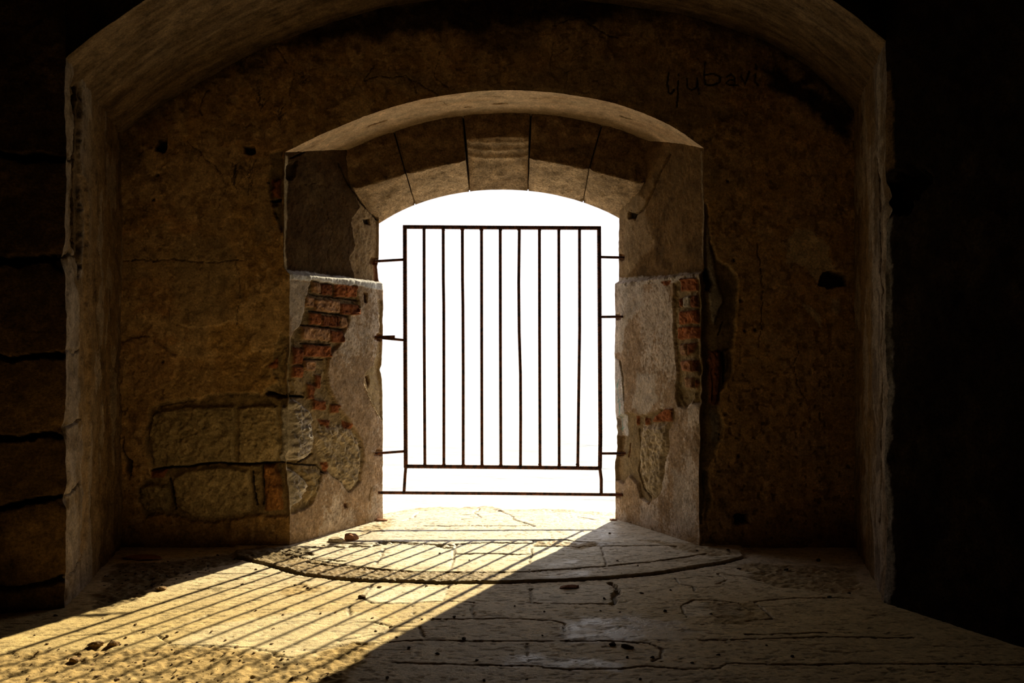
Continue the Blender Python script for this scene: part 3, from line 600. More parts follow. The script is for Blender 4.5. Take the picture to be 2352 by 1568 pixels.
# ================================================================== stone arch over the opening (keystone and voussoirs)
YV, YC = 4.85, 5.15
_c = np.array([unp(x, y, YC) for x, y in [(866, 516), (872, 512), (910, 491), (953, 470), (1010, 452), (1078, 440), (1147, 436), (1213, 438), (1280, 448), (1340, 465), (1385, 482), (1420, 500), (1426, 503)]])
_cp = np.polyfit(_c[:, 0], _c[:, 2], 4)
_bv = np.array([unp(x, y, YV) for x, y in [(812, 434), (825, 430), (880, 416), (930, 404), (1000, 384), (1068, 369), (1143, 363), (1216, 369), (1290, 378), (1353, 391), (1410, 403), (1461, 418), (1475, 424)]])
_bvp = np.polyfit(_bv[:, 0], _bv[:, 2], 4)
def stone_arch():
    root = bpy.data.objects.new('stone_arch', None); COL.objects.link(root); root.location = (-.08, YV, 2.0)
    tag(root, 'five-stone segmental arch with a plain keystone spanning the top of the gated opening', 'arch')
    J = [((772, 355), (808, 432), (862, 512)), ((903, 300), (932, 404), (953, 470)), ((1063, 262), (1070, 369), (1078, 440)), ((1220, 262), (1215, 370), (1213, 438)), ((1385, 300), (1353, 392), (1340, 465)), ((1532, 345), (1482, 425), (1430, 500))]
    for k in range(5):
        a, b = J[k], J[k+1]; key = k == 2; ns = 60; g = .0045/.45
        ss = np.concatenate([[g], np.linspace(g, 1-g, ns), [1-g]])
        xa = [unp(*a[0], YV)[0], unp(*a[1], YV)[0], unp(*a[2], YC)[0]]; xb = [unp(*b[0], YV)[0], unp(*b[1], YV)[0], unp(*b[2], YC)[0]]
        rows = []
        for s in ss:
            xt, xm, xc = (lerp(xa[i], xb[i], s) for i in range(3))
            T = np.array((xt, YV, zarch(xt)+.02)); B = np.array((xm, YV, np.polyval(_bvp, xm))); C = np.array((xc, YC, np.polyval(_cp, xc)))
            if key: B = B.copy(); B[2] += .128; B[1] -= .006; T[1] -= .006
            Tb = np.array((xt, YC, T[2])); r = []
            for p, q, nn in ((T, B, 34), (B, C, 44), (C, Tb, 10), (Tb, T, 6)): r += [p+(q-p)*i/nn for i in range(nn)]
            rows.append(r)
        P = np.array(rows); cen = P.mean((0, 1)); n, m = P.shape[:2]
        P[0] = P[0].mean(0)*.0+P[1]+(P[1].mean(0)-P[1])*.9; P[-1] = P[-2]+(P[-2].mean(0)-P[-2])*.9    # end caps
        P = np.concatenate([P, P[:, :1]], 1); m += 1
        Q = P.reshape(-1, 3); ii = np.tile(np.arange(m), n); sI = np.repeat(np.arange(n), m)
        face = (ii < 34) & (sI > 0) & (sI < n-1); sof = (ii >= 34) & (ii < 78) & (sI > 0) & (sI < n-1)
        w1 = fbm(Q, (12, 12, 16), 4, 1200+k, .6); w2 = fbm(Q, 45, 3, 1230+k)
        edge = np.minimum(sst(0, 6, sI-1.)*sst(0, 6, n-2.-sI), 1)
        hs = (.014*w1+.006*w2)*edge
        # rounded joints
        rnd = (1-edge)*.010*(1+1.5*np.maximum(w1, 0))
        Q2 = Q.copy(); Q2[:, 1] -= np.where(face, hs-rnd, 0); 
        Q2[:, 2] -= np.where(sof, hs*.8-rnd, 0)
        if key:
            zz = Q[:, 2]; rid = np.zeros(len(Q))
            for z0 in (2.36, 2.325, 2.29): rid += np.exp(-((zz-z0)/.007)**2)
            Q2[:, 2] -= np.where(sof, rid*.006, 0); Q2[:, 1] -= np.where(sof, rid*.005, 0)
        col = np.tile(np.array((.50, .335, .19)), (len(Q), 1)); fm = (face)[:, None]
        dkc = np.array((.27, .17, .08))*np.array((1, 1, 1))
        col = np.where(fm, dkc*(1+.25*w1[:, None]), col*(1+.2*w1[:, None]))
        if k in (0, 3): pl = (sst(0, .25, w1+.3*w2)*.6)[:, None]*face[:, None]; col = col*(1-pl)+BEIGE*pl
        if key: pl = (sst(.0, .2, w1+w2*.3)*.6)[:, None]*face[:, None]; col = col*(1-pl)+BEIGE*.9*pl
        Q2 = crumble(Q2, .004)
        o = build('keystone' if key else 'voussoir', Q2.reshape(n, m, 3)-np.array(root.location), None, col, M_STONE, parent=root)
        if key: o['label'] = 'keystone with three shallow tooled ridges'
stone_arch()

# ================================================================== outside face of the wall
def facade():
    y = YO+.065; xl, xr = XL(YO)-.03, XR(YO)+.03
    out = [(xl, z) for z in np.linspace(-.6, 1.93, 30)]+[(x, np.polyval(_cp, np.clip(x, -.88, .71))+.012) for x in np.linspace(xl, xr, 50)]+[(xr, z) for z in np.linspace(1.93, -.6, 30)]
    out = np.array(out); cen = np.array((-.08, 1.0)); rows = []
    for q, kk in ((0, 0), (.06, 0), (.2, 0), (.5, 0), (1, 0)):
        far = cen+(out-cen)/np.maximum(np.abs(out-cen)/np.array((4.3, 3.05)), 1e-6).max(1)[:, None]
        far[:, 1] = np.where(out[:, 1] <= -.55, -.6, far[:, 1])
        p = out+(far-out)*q; rows.append(np.stack([p[:, 0], np.full(len(p), y), p[:, 1]], 1))
    P = np.array(rows); build('wall_outside', P, None, np.tile(STONE*1.1, (P.shape[0]*P.shape[1], 1)), M_STONE, kind='structure')
facade()

# ================================================================== paved floor
def floor():
    X = axis(-2.35, 2.1, .0055, np.concatenate([np.linspace(-4.2, -2.4, 12), np.linspace(2.2, 4.4, 12)]))
    Y = axis(2.45, 5.62, .006, np.concatenate([np.linspace(-1.8, 1.2, 40), np.linspace(1.22, 2.44, 90)]))
    x, y = np.meshgrid(X, Y, indexing='ij'); n, m = x.shape; x = x.ravel(); y = y.ravel()
    P3 = np.stack([x, y, np.zeros_like(x)], 1)
    def M(px, py): D = EYE*F/(py-HY); return ((px-CX)/F*D, D)
    FC = np.array((.66, .485, .215))
    c = Canvas(np.stack([x, y], 1), P3, M, FC, 60)
    big = fbm(P3, 1.8, 4, 1303); mid = fbm(P3, (5, 8, 1), 5, 1313)
    c.paint(sst(0, .5, big), FC*np.array((1.10, 1.12, 1.25)), .6); c.paint(sst(0, .45, -mid), FC*.86, .5)
    near = 1-sst(3.2, 4.6, y)        # outer slabs paler: sky gloss and blown sun put into the colour
    c.paint(1-near, np.array((.88, .82, .70)), .8)
    c.h += .003*big+.0018*mid+.0008*fbm(P3, (30, 50, 1), 3, 1323)
    pit = sst(.30, .42, fbm(P3, (26, 85, 1), 3, 1333, .55)); c.h -= pit*.0022; c.paint(pit, FC*.36, .6)
    c.paint(sst(.34, .5, fbm(P3, (60, 150, 1), 2, 1353)), FC*.45, .5)
    pit = sst(.45, .6, fbm(P3, (40, 90, 1), 2, 1343)); c.h -= pit*.0018; c.paint(pit, FC*.42, .5)
    # raised platform inside the curved groove, and its rim stones
    outer = [(540, 1278), (600, 1293), (660, 1310), (700, 1320), (770, 1329), (850, 1334), (1000, 1338), (1150, 1338), (1300, 1333), (1400, 1327), (1500, 1319), (1600, 1303), (1660, 1293), (1705, 1281)]
    inner = [(640, 1268), (690, 1283), (780, 1300), (860, 1310), (950, 1316), (1080, 1318), (1215, 1316), (1300, 1311), (1400, 1303), (1480, 1295), (1560, 1285), (1620, 1275)]
    plat = c.region(outer+[(1705, 1255), (1500, 1160), (800, 1160), (540, 1255)], .010, .012)
    band = c.region(outer+inner[::-1], .010, .010)
    c.h += plat*.014-band*.003
    lb = band*(1-sst(-.25, .15, x)); c.paint(lb, FC*np.array((.50, .44, .42)), .85); gb = fbm(P3, (60, 85, 1), 4, 1363, .6); c.h += lb*.009*gb; c.paint(lb*sst(.02, .2, -gb), FC*.18, .7); c.paint(band*sst(-.1, .2, fbm(P3, (3, 9, 1), 4, 1373)), FC*.5, .5)
    c.line(outer, .009, .016, GAP*1.8, .9, warp=.006); c.line(inner, .006, .010, GAP*2, .8, warp=.008)
    c.line([(700, 1293), (780, 1306), (900, 1314)], .008, .012, GAP*2, .8, warp=.012)
    for L, a in [([(385, 1476), (628, 1493), (667, 1505), (777, 1479), (860, 1470), (890, 1436), (860, 1404), (700, 1400), (500, 1432)], .26), ([(842, 1345), (1028, 1345), (1017, 1376), (946, 1381), (857, 1380), (836, 1372)], .7),
                 ([(900, 1262), (1046, 1256), (1034, 1306), (870, 1300)], .7), ([(1048, 1278), (1216, 1278), (1210, 1312), (1038, 1306)], .4), ([(1226, 1348), (1400, 1340), (1408, 1384), (1226, 1381)], .35), ([(1225, 1264), (1380, 1262), (1388, 1302), (1218, 1312)], .4), ([(1576, 1412), (1568, 1390), (1600, 1378), (1698, 1384), (1710, 1410)], .3)]:
        c.paint(c.region(L, .012, .008), np.array((.92, .84, .64)), a)
    # joints between the slabs
    A = [[(385, 1478), (500, 1481), (574, 1485), (628, 1495), (634, 1504), (667, 1507), (693, 1504), (777, 1481), (812, 1475), (857, 1476), (902, 1472), (988, 1467), (1150, 1469), (1418, 1469), (1492, 1475), (1522, 1490), (1519, 1507), (1500, 1515)],
         [(500, 1350), (625, 1348)], [(400, 1313), (500, 1314), (613, 1315)], [(430, 1350), (500, 1350)], [(836, 1373), (857, 1382), (946, 1382), (1020, 1378), (1088, 1381)],
         [(771, 1436), (812, 1427), (860, 1426), (899, 1436), (884, 1451), (780, 1470)], [(988, 1420), (1150, 1418), (1195, 1420), (1269, 1423), (1296, 1430), (1296, 1448)],
         [(899, 1436), (964, 1435)], [(1224, 1382), (1409, 1385)], [(1150, 1524), (1210, 1525), (1299, 1533), (1418, 1533), (1492, 1528), (1567, 1534), (1650, 1533), (1668, 1521), (1849, 1522), (2100, 1520), (2352, 1524)],
         [(900, 1520), (1020, 1522), (1150, 1524)], [(1575, 1415), (1564, 1388), (1596, 1375), (1641, 1376), (1698, 1382), (1725, 1400)], [(1552, 1326), (1561, 1338), (1593, 1344), (1596, 1355)],
         [(1715, 1424), (1775, 1418), (1760, 1400), (1730, 1379), (1830, 1371), (1960, 1371)], [(1611, 1469), (1700, 1466), (1900, 1460), (2100, 1462)], [(1645, 1340), (1670, 1330), (1650, 1315), (1760, 1330)],
         [(150, 1458), (260, 1452), (385, 1436)], [(1715, 1455), (1900, 1450)], [(390, 1475), (360, 1455), (480, 1410)]]
    for L in A: c.line(L, .0046, .007, GAP*3, .72, warp=.006, fine=.005)
    Bt = [[(854, 1341), (830, 1373)], [(1030, 1341), (1018, 1375)], [(946, 1388), (952, 1415)], [(1086, 1382), (1086, 1415)], [(1221, 1347), (1220, 1380)], [(965, 1437), (975, 1465)], [(1210, 1475), (1215, 1520)],
          [(804, 1390), (804, 1412)], [(884, 1263), (863, 1299)], [(1050, 1251), (1036, 1308)], [(1223, 1245), (1214, 1317)], [(1381, 1260), (1392, 1302)]]
    for L in Bt: c.line(L, .007, .007, MORT*.5, .7, warp=.008, brk=.15)
    c.line([(1406, 1335), (1418, 1358), (1412, 1385)], .012, .018, GAP*2, .8, warp=.02)
    for L in ([(1045, 1275), (1220, 1276)], [(1221, 1259), (1403, 1257), (1549, 1257)], [(1045, 1252), (1120, 1249), (1220, 1252)], [(1220, 1245), (1300, 1243), (1355, 1249)], [(715, 1285), (790, 1292)]):
        c.line(L, .010, .014, GAP*2, .85, warp=.012)
    for L in ([(650, 1268), (720, 1262), (790, 1258), (870, 1256)], [(700, 1262), (780, 1252), (870, 1251), (1040, 1256)], [(650, 1275), (700, 1272), (712, 1278)], [(880, 1248), (960, 1250), (1040, 1262)]):
        c.line(L, .014, .018, FC*.3, .85, warp=.03)
    for L in ([(958, 1180), (952, 1192), (930, 1199)], [(1150, 1176), (1170, 1186), (1182, 1196), (1230, 1210)], [(1100, 1172), (1085, 1180), (1105, 1190), (1060, 1195)], [(1330, 1190), (1365, 1196)], [(960, 1212), (1230, 1211)], [(1060, 1186), (1100, 1184)]):
        c.line(L, .009, .006, FC*.4, .8, warp=.02)
    # gritty mortar and bare earth; left corner also darkened, shade put into its colour
    rough = [([(-60, 1500), (160, 1492), (385, 1482), (500, 1484), (620, 1500), (680, 1512), (800, 1482), (850, 1478), (830, 1520), (760, 1580), (-60, 1600)], 1.0, .70),
             ([(205, 1385), (270, 1292), (420, 1285), (560, 1262), (700, 1258), (720, 1275), (640, 1290), (560, 1285), (440, 1310), (365, 1340), (330, 1372), (230, 1402)], 1.0, .26),
             ([(1980, 1350), (1960, 1300), (1750, 1290), (1690, 1300), (1760, 1345), (1900, 1360)], .8, .55), ([(1223, 1245), (1350, 1250), (1410, 1256), (1330, 1262), (1225, 1260)], .8, .7),
             ([(1480, 1245), (1620, 1250), (1700, 1275), (1620, 1282), (1540, 1262)], .7, .6), ([(1630, 1380), (1730, 1380), (1770, 1415), (1700, 1430), (1640, 1420)], .6, .6),
             ([(640, 1355), (680, 1340), (760, 1345), (700, 1362), (640, 1372)], .8, .75), ([(860, 1210), (890, 1190), (905, 1196), (880, 1222), (800, 1236)], .6, .75)]
    for L, a, dk in rough:
        r = c.region(L, .02, .04); c.paint(r, FC*np.array((dk, dk*.92, dk*.82)), .85*a)
        c.h += r*a*(-.004+.010*fbm(P3, 40, 3, 1403)+.009*np.maximum(fbm(P3, 26, 3, 1413), 0)); c.paint(r*sst(.05, .3, -fbm(P3, 40, 3, 1403)), FC*.25, .5*a)
        c.rough = np.where(r > .5, 1.5, c.rough)
    # worn, damp patches; pale sky sheen also painted into the colour
    for L, a, rf in [([(1300, 1440), (1330, 1418), (1450, 1410), (1560, 1425), (1600, 1450), (1500, 1470), (1380, 1462), (1310, 1470)], .35, .30), ([(1185, 1500), (1290, 1508), (1430, 1518), (1410, 1530), (1200, 1522), (1150, 1515)], .30, .34),
                     ([(1360, 1250), (1405, 1250), (1408, 1257), (1370, 1258)], .5, .35), ([(1230, 1300), (1330, 1285), (1360, 1300), (1250, 1312)], .1, .5), ([(1260, 1318), (1370, 1314), (1340, 1325), (1250, 1328)], .1, .5), ([(1420, 1210), (1500, 1225), (1480, 1240), (1380, 1236), (1360, 1225)], .1, .6)]:
        r = c.region(L, .04, .05)*(.4+.6*sst(-.2, .2, fbm(P3, (9, 14, 1), 3, 1503))); c.paint(r, (.62, .60, .56), a); c.rough = lerp(c.rough, rf, r); c.h += r*.001
    c.rough *= 1-.38*sst(4.15, 4.5, y)*sst(-.3, .2, fbm(P3, (4, 7, 1), 3, 1523)); c.rough *= 1-.18*sst(.0, .5, mid)*(1-near)
    # ragged outer edge above the sea
    ex = np.interp(x, [-1.6, *[M(q, r)[0] for q, r in ((872, 1187), (960, 1171), (1040, 1168), (1130, 1167), (1150, 1173), (1260, 1173), (1320, 1176), (1425, 1184))], 1.6], [5.2, *[M(q, r)[1] for q, r in ((872, 1187), (960, 1171), (1040, 1168), (1130, 1167), (1150, 1173), (1260, 1173), (1320, 1176), (1425, 1184))], 5.2])
    ex = ex+.02*c.w[:, 0]+.006*c.wf[:, 0]; over = np.maximum(y-ex, 0)
    c.h += .010*sst(.10, .03, ex-y)*(.5+c.w[:, 1]); c.paint(sst(.12, .02, ex-y+.04*c.w[:, 1]), STONE*1.25, .5)
    P = P3.copy(); P[:, 2] = c.h-.004; P[:, 2] -= over*7; P[:, 1] -= over*.9
    build('floor', P.reshape(n, m, 3), None, c.col, M_FLOOR, kind='structure', rough=c.rough)
    def hz(px_, py_): return 0
    i = c.h.reshape(n, m)
    return lambda xx, yy: float(i[min(np.searchsorted(X, xx), n-1), min(np.searchsorted(Y, yy), m-1)])-.004
HF = floor()

# ================================================================== sea
def sea():
    m = bpy.data.materials.new('sea_water'); m.use_nodes = True; nt = m.node_tree; L = nt.links; bs = nt.nodes['Principled BSDF']
    bs.inputs['Base Color'].default_value = (.56, .60, .62, 1); bs.inputs['Roughness'].default_value = .16; bs.inputs['Specular IOR Level'].default_value = .9
    tc = nd(nt, 'ShaderNodeTexCoord'); mp = nd(nt, 'ShaderNodeMapping'); mp.inputs['Scale'].default_value = (.45, 1.3, 1); n = nd(nt, 'ShaderNodeTexNoise'); n.inputs['Scale'].default_value = 1.1; n.inputs['Detail'].default_value = 7
    L.new(tc.outputs['Object'], mp.inputs[0]); L.new(mp.outputs[0], n.inputs['Vector'])
    bp = nd(nt, 'ShaderNodeBump'); bp.inputs['Strength'].default_value = .8; bp.inputs['Distance'].default_value = .35; L.new(n.outputs[0], bp.inputs['Height']); L.new(bp.outputs[0], bs.inputs['Normal'])
    X = np.concatenate([-np.geomspace(900, 6, 30), np.linspace(-5, 5, 60), np.geomspace(6, 900, 30)]); Y = np.concatenate([[5.6], np.linspace(6, 40, 140), np.geomspace(42, 1500, 60)])
    x, y = np.meshgrid(X, Y, indexing='ij'); P3 = np.stack([x.ravel(), y.ravel(), np.zeros(x.size)], 1); P3[:, 2] = -3.2+.10*fbm(P3, (.35, 1.0, 1), 4, 1603)
    build('sea', P3.reshape(*x.shape, 3), None, np.tile((.3, .4, .45), (x.size, 1)), m, kind='structure')
sea()

# ================================================================== iron gate of ribbed bars
YG = 5.03
def bar_mesh(path, r, ribs=True, seg=10):
    am = .20 if r > .0105 or r < .0085 else .12
    """a ribbed reinforcing bar along a polyline of 3-D points"""
    path = [np.array(p, float) for p in path]; dense = []; ph = 0
    for a, b in zip(path[:-1], path[1:]):
        k = max(2, int(np.linalg.norm(b-a)/.0024)); dense += [a+(b-a)*i/k for i in range(k)]
    dense.append(path[-1]); dense = np.array(dense); tg = np.gradient(dense, axis=0); tg /= np.linalg.norm(tg, axis=1)[:, None]
    ref = np.array((0, 1.0, 0)); V = []; s = np.concatenate([[0], np.cumsum(np.linalg.norm(np.diff(dense, axis=0), axis=1))])
    for i, (p, t) in enumerate(zip(dense, tg)):
        u = np.cross(t, ref); u /= np.linalg.norm(u); v = np.cross(t, u)
        for j in range(seg):
            a = 2*math.pi*j/seg
            rr = r*(1+(am*max(0, math.sin(2*math.pi*s[i]/.0098+a))**1.5 if ribs else 0)+random.uniform(-.02, .02))
            V.append(p+(u*math.cos(a)+v*math.sin(a))*rr)
    n = len(dense); Fs = [(i*seg+j, i*seg+(j+1) % seg, (i+1)*seg+(j+1) % seg, (i+1)*seg+j) for i in range(n-1) for j in range(seg)]
    Fs += [tuple(range(seg))[::-1], tuple((n-1)*seg+j for j in range(seg))]
    return V, Fs
gate = bpy.data.objects.new('iron_gate', None); COL.objects.link(gate); gate.location = (-.06, YG, .2)
tag(gate, 'rusty iron grille of ribbed bars closing the arched opening above the sea', 'gate')
GO = np.array(gate.location)
def gbar(name, pts, r=.0090, dy=0, label=None, ribs=True):
    path = [np.array(unp(p[0], p[1], YG))+np.array((0, dy, 0))-GO for p in pts]
    V, Fs = bar_mesh(path, r, ribs); o = rawmesh(name, V, Fs, M_IRON, gate)
    if label: o['label'] = label
    return o
gbar('frame_stile', [(930, 519), (930.5, 700), (931, 860), (932, 1074)], .0122); gbar('frame_stile', [(1376, 522), (1377.5, 760), (1379, 1000), (1378, 1075)], .0122)
gbar('frame_rail', [(926, 521), (1150, 522.5), (1380, 523.5)], .0116); gbar('frame_rail', [(930, 1070.5), (1150, 1072.5), (1379, 1075)], .0116)
xs = [(974, 976), (1018, 1019.5), (1062, 1064), (1106, 1107), (1149, 1150.5), (1192, 1195.5), (1239, 1240.5), (1283.5, 1284.5), (1331, 1327)]
for i, (a, b) in enumerate(xs):
    if i == 5: pts = [(1193, 522), (1191.5, 650), (1192.5, 760), (1195.5, 860), (1196, 960), (b, 1072)]
    elif i in (1, 2): pts = [(a, 522), (a+.3, 640), (a+1.3, 700), (b, 850), (b, 1072)]
    else: pts = [(a, 522), (a+.3, 760), (b, 1072)]
    gbar('upright_bar', pts, .0090, label='upright bar with a bow in its middle' if i == 5 else None)
gbar('bottom_rail', [(869, 1131), (1150, 1133), (1431, 1136)], .0095, label='long rail anchored in both jambs')
gbar('leg', [(932, 1074), (930.5, 1090), (928, 1131)], .0092); gbar('leg', [(1378, 1075), (1381, 1100), (1381, 1135)], .0098)
for a, b in (((861, 600), (928, 596)), ((861, 774.5), (930, 781)), ((862, 1041), (931, 1036)), ((1378, 590), (1434, 591.5)), ((1379, 727.5), (1434, 727)), ((1380, 1041), (1437, 1041))):
    gbar('wall_tie', [a, b], .0076)
def plate():
    p = [np.array(unp(x, y, YG))+np.array((0, dy, 0))-GO for dy in (-.006, .004) for x, y in ((862, 771), (907, 770), (907, 777), (862, 778))]
    o = rawmesh('tie_plate', p, [(0, 1, 2, 3), (7, 6, 5, 4), (0, 4, 5, 1), (1, 5, 6, 2), (2, 6, 7, 3), (3, 7, 4, 0)], M_IRON, gate, False); o['label'] = 'short flat plate welded on the middle left tie'
plate()
def weld(px_, py_, r):
    V = []; Fs = []; n, mm = 8, 6; c0 = np.array(unp(px_, py_, YG))-GO
    for i in range(mm+1):
        for j in range(n):
            th = math.pi*i/mm; ph = 2*math.pi*j/n; q = r*(1+.2*random.uniform(-1, 1)); V.append(c0+q*np.array((math.sin(th)*math.cos(ph), math.sin(th)*math.sin(ph)*.9, math.cos(th))))
    for i in range(mm):
        for j in range(n): Fs.append((i*n+j, i*n+(j+1) % n, (i+1)*n+(j+1) % n, (i+1)*n+j))
    return V, Fs
for a, b in xs:
    for px_, py_ in ((a, 527), (b, 1067)):
        V, Fs = weld(px_, py_, .0115); rawmesh('weld_bead', V, Fs, M_IRON, gate)

# ================================================================== loose stones and clods on the floor
def rock_mesh(seed, sx, sy, sz, rough=.28, flat=True, sub=2):
    import bmesh
    bm = bmesh.new(); bmesh.ops.create_icosphere(bm, subdivisions=sub, radius=1); rr = np.random.default_rng(seed)
    P = np.array([v.co[:] for v in bm.verts])
    for _ in range(9):      # chip flat faces
        nrm = rr.normal(size=3); nrm /= np.linalg.norm(nrm); d = rr.uniform(.55, .85); q = P@nrm; P -= np.maximum(q-d, 0)[:, None]*nrm
    P *= (1+rough*fbm(P+seed*3.1, 2.2, 3, seed))[:, None]; P *= (sx, sy, sz); P[:, 2] = np.maximum(P[:, 2], -sz*.55)
    for v, p in zip(bm.verts, P): v.co = p
    me = bpy.data.meshes.new('rock'); bm.to_mesh(me); bm.free(); return me
def put(name, me, px_, py_, mat, sz, rz=0, scale=1):
    D = EYE*F/(py_-HY); X_ = (px_-CX)/F*D
    o = bpy.data.objects.new(name, me); COL.objects.link(o); o.location = (X_, D, HF(X_, D)+sz*.42*scale); o.rotation_euler = (0, 0, rz); o.scale = (scale,)*3
    if not me.materials: me.materials.append(mat)
    return o
sp = lambda px_, py_: (EYE*F/(py_-HY))/F      # metres per pixel there
tag(put('brick_fragment', rock_mesh(3, .042, .035, .030, sub=3), 808, 1242, M_BRICKBIT, .030, .3), 'red broken brick lump on the sunlit floor beside the left jamb', 'rubble')
tag(put('stone_fragment', rock_mesh(4, .055, .035, .018, sub=3), 768, 1246, M_PALEBIT, .018, -.2), 'pale angular stone between the red brick lump and the left jamb', 'rubble')
tag(put('stone_flake', rock_mesh(5, .050, .045, .010, sub=3), 735, 1258, M_PALEBIT, .010, .5), 'thin pale stone flake nearest the corner of the left jamb', 'rubble')
tag(put('brick_chip', rock_mesh(6, .045, .02, .012, sub=3), 1307, 1348, M_BRICKBIT, .012, .1), 'flat reddish brick chip on the shaded slab just below the curved groove', 'rubble')
tag(put('stone_flake', rock_mesh(7, .05, .022, .008, sub=3), 1170*0+872, 1199, M_BRICKBIT, .008, .0), 'thin reddish flake on the bright sill against the foot of the left jamb', 'rubble')
tag(put('brick_chip', rock_mesh(8, .026, .02, .008, sub=3), 1408, 1198, M_BRICKBIT, .008, .0), 'small reddish chip on the bright sill against the right jamb', 'rubble')
tag(put('stone_fragment', rock_mesh(9, .05, .03, .012, sub=3), 1622, 1254, M_PALEBIT, .012, .0), 'pale stone lying at the foot of the right jamb corner', 'rubble')
tag(put('stone_fragment', rock_mesh(10, .11, .05, .014, sub=3), 330, 1282, M_BRICKBIT, .014, .1), 'large flat brown flake in the dark corner left of the opening', 'rubble')
tag(put('clod', rock_mesh(12, .030, .020, .015, sub=3), 222, 1481, M_PEBBLE, .015, .2), 'largest dark elongated clod on the sunlit floor, bottom left', 'clod')
tag(put('clod', rock_mesh(13, .022, .021, .017, sub=3), 261, 1479, M_PEBBLE, .017, .7), 'rounded brown clod just right of the largest elongated clod', 'clod')
tag(put('clod', rock_mesh(14, .019, .017, .013, sub=3), 172, 1513, M_PEBBLE, .013, 1.2), 'brown clod on the sunlit floor below and left of the elongated clod', 'clod')
tag(put('clod', rock_mesh(15, .028, .015, .010, sub=3), 1440, 1485, M_DARKBIT, .010, -.3), 'dark wedge-shaped clod on the shaded slab below the damp shiny patch', 'clod')
tag(put('clod', rock_mesh(16, .017, .013, .009, sub=3), 1406, 1479, M_DARKBIT, .009, .5), 'small dark clod left of the wedge-shaped clod in the shade', 'clod')
tag(put('stone_fragment', rock_mesh(17, .030, .018, .011, sub=3), 372, 1352, M_PEBBLE, .014, .1), 'brown stone at the upper edge of the sunlit strip', 'rubble')
tag(put('clod', rock_mesh(18, .02, .018, .012, sub=3), 832, 1371, M_DARKBIT, .012, .5), 'dark clod in the joint corner of a slab in the sun', 'clod')
protos = {}
for i in range(6):
    for kd, mt in (('pebble', M_PEBBLE), ('chip', M_DARKBIT)):
        protos[kd, i] = rock_mesh(40+i+(10 if kd == 'chip' else 0), 1.0, .8, .62)
        protos[kd, i].materials.append(mt)
lit_near = [(108, 1477, 5), (289, 1462, 4.5), (181, 1505, 6), (150, 1507, 4), (212, 1520, 5), (213, 1532, 5.5), (222, 1551, 5), (269, 1556, 6), (412, 1554, 7), (399, 1549, 4.5), (312, 1432, 4.5), (330, 1449, 4.5),
            (384, 1460, 5.5), (486, 1450, 4), (407, 1449, 3.5), (518, 1469, 4), (277, 1477, 3), (290, 1478, 4), (224, 1500, 5), (244, 1496, 4), (333, 1511, 4.5), (63, 1555, 5), (96, 1538, 3), (79, 1456, 3.5), (236, 1417, 3),
            (154, 1522, 4), (114, 1485, 3), (203, 1479, 3.5), (312, 1520, 4), (298, 1557, 3), (304, 1558, 3), (505, 1491, 5), (543, 1484, 6), (501, 1482, 5), (440, 1518, 4), (430, 1500, 4), (395, 1490, 3.5), (402, 1492, 3),
            (650, 1410, 5), (628, 1442, 4), (588, 1401, 4), (557, 1340, 4.5), (702, 1343, 4), (678, 1341, 4), (707, 1348, 4), (737, 1407, 4), (771, 1405, 4), (855, 1418, 3.5), (863, 1448, 4), (624, 1477, 3.5), (583, 1499, 5), (626, 1521, 5),
            (635, 1524, 4.5), (648, 1513, 4), (747, 1501, 4), (720, 1522, 3.5), (671, 1557, 6), (595, 1556, 4), (560, 1516, 4), (700, 1490, 3), (752, 1547, 4), (970, 1420, 4), (995, 1419, 4), (911, 1461, 3.5), (1010, 1275, 2.5), (1078, 1291, 2.5), (872, 1347, 5), (980, 1344, 4), (588, 1306, 4)]
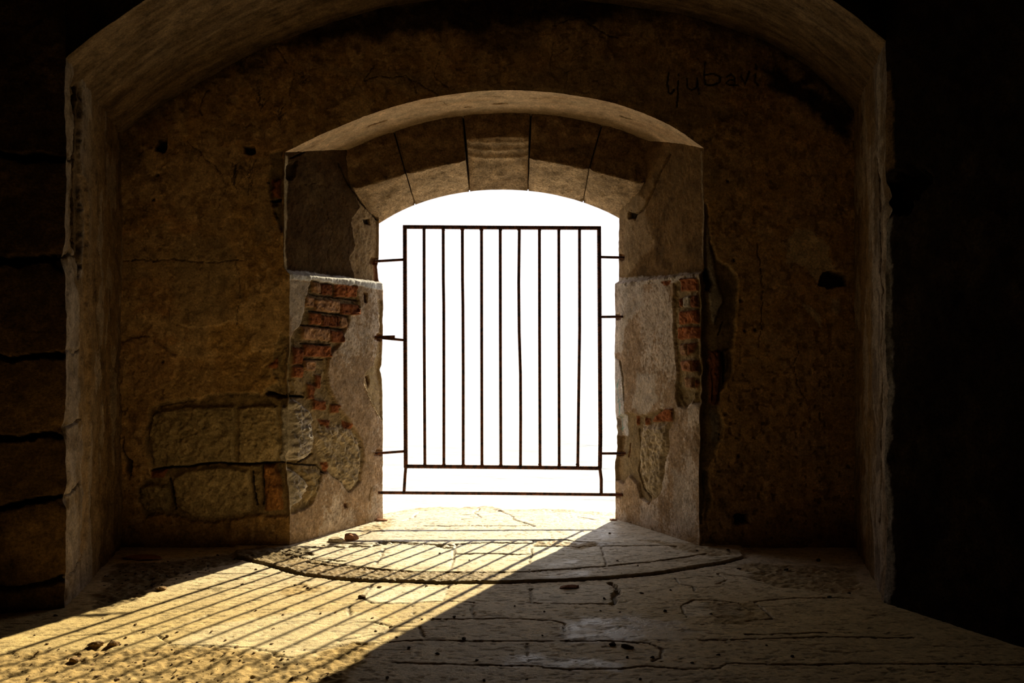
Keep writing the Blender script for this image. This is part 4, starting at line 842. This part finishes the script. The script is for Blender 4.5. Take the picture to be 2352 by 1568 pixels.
shade = [(1388, 1373, 4.5), (1473, 1361, 4.5), (1250, 1403, 3.5), (1380, 1400, 3.5), (1527, 1402, 5), (1424, 1403, 3), (1634, 1408, 4), (1246, 1457, 3.5), (1441, 1508, 5), (1498, 1507, 5), (1650, 1501, 5), (1819, 1505, 5.5), (1043, 1416, 6), (1066, 1465, 7), (939, 1485, 5), (1005, 1499, 5),
         (1095, 1513, 4), (1418, 1293, 3.5), (1400, 1229, 3.5), (1600, 1267, 4), (1697, 1305, 5), (1672, 1268, 5), (1880, 1286, 7), (1806, 1308, 7), (1465, 1303, 3), (1540, 1354, 4), (1182, 1390, 3), (1112, 1560, 6), (890, 1555, 5), (1470, 1558, 5), (1590, 1520, 4), (1210, 1556, 5), (1950, 1360, 5), (1905, 1370, 4), (1760, 1480, 4)]
corner = [(478, 1297, 5), (430, 1310, 6), (421, 1314, 4), (368, 1320, 4), (350, 1325, 5), (352, 1338, 6), (260, 1329, 3), (350, 1299, 3), (465, 1286, 3), (540, 1280, 4), (300, 1345, 4), (315, 1362, 3), (128, 1411, 5), (290, 1330, 4), (395, 1300, 3), (330, 1310, 4), (270, 1360, 4), (250, 1375, 3), (240, 1342, 4), (500, 1274, 4), (444, 1284, 3)]
rgn = random.Random(3)
sun_extra = [(rgn.uniform(20, 760), rgn.uniform(1488, 1566), rgn.uniform(1.8, 3.4)) for _ in range(110)]
sun_extra = [q for q in sun_extra if q[0] < 760-(q[1]-1488)*.3]
corner_extra = [(rgn.uniform(235, 520), rgn.uniform(1285, 1362), rgn.uniform(1.6, 3.2)) for _ in range(70)]
corner_extra = [q for q in corner_extra if q[1] < 1395-.27*(q[0]-200)]
def scatter(lst, name, kd, label, group, flat=.6):
    for px_, py_, r in lst:
        me = protos[kd, rgn.randrange(6)]; s = r*sp(px_, py_)
        o = put(name, me, px_, py_, None, .62, rgn.uniform(0, 6.28), s); o.scale = (s*rgn.uniform(.9, 1.5), s, s*rgn.uniform(.7, 1.1)); o.location.z = HF(o.location.x, o.location.y)+s*.25
        tag(o, label, 'pebble', group)
scatter(lit_near, 'pebble', 'pebble', 'small brown pebble scattered on the sunlit floor slabs', 'pebbles on the sunlit floor')
scatter(sun_extra, 'grit_stone', 'pebble', 'tiny grit stone among the crumbled mortar of the sunlit foreground', 'grit stones in the sunlit foreground')
scatter(shade, 'stone_chip', 'chip', 'small dark stone chip lying on the shaded floor slabs', 'chips on the shaded floor')
scatter(corner+corner_extra, 'rubble_stone', 'chip', 'small dark rubble stone in the gritty corner left of the opening', 'rubble stones in the left corner')
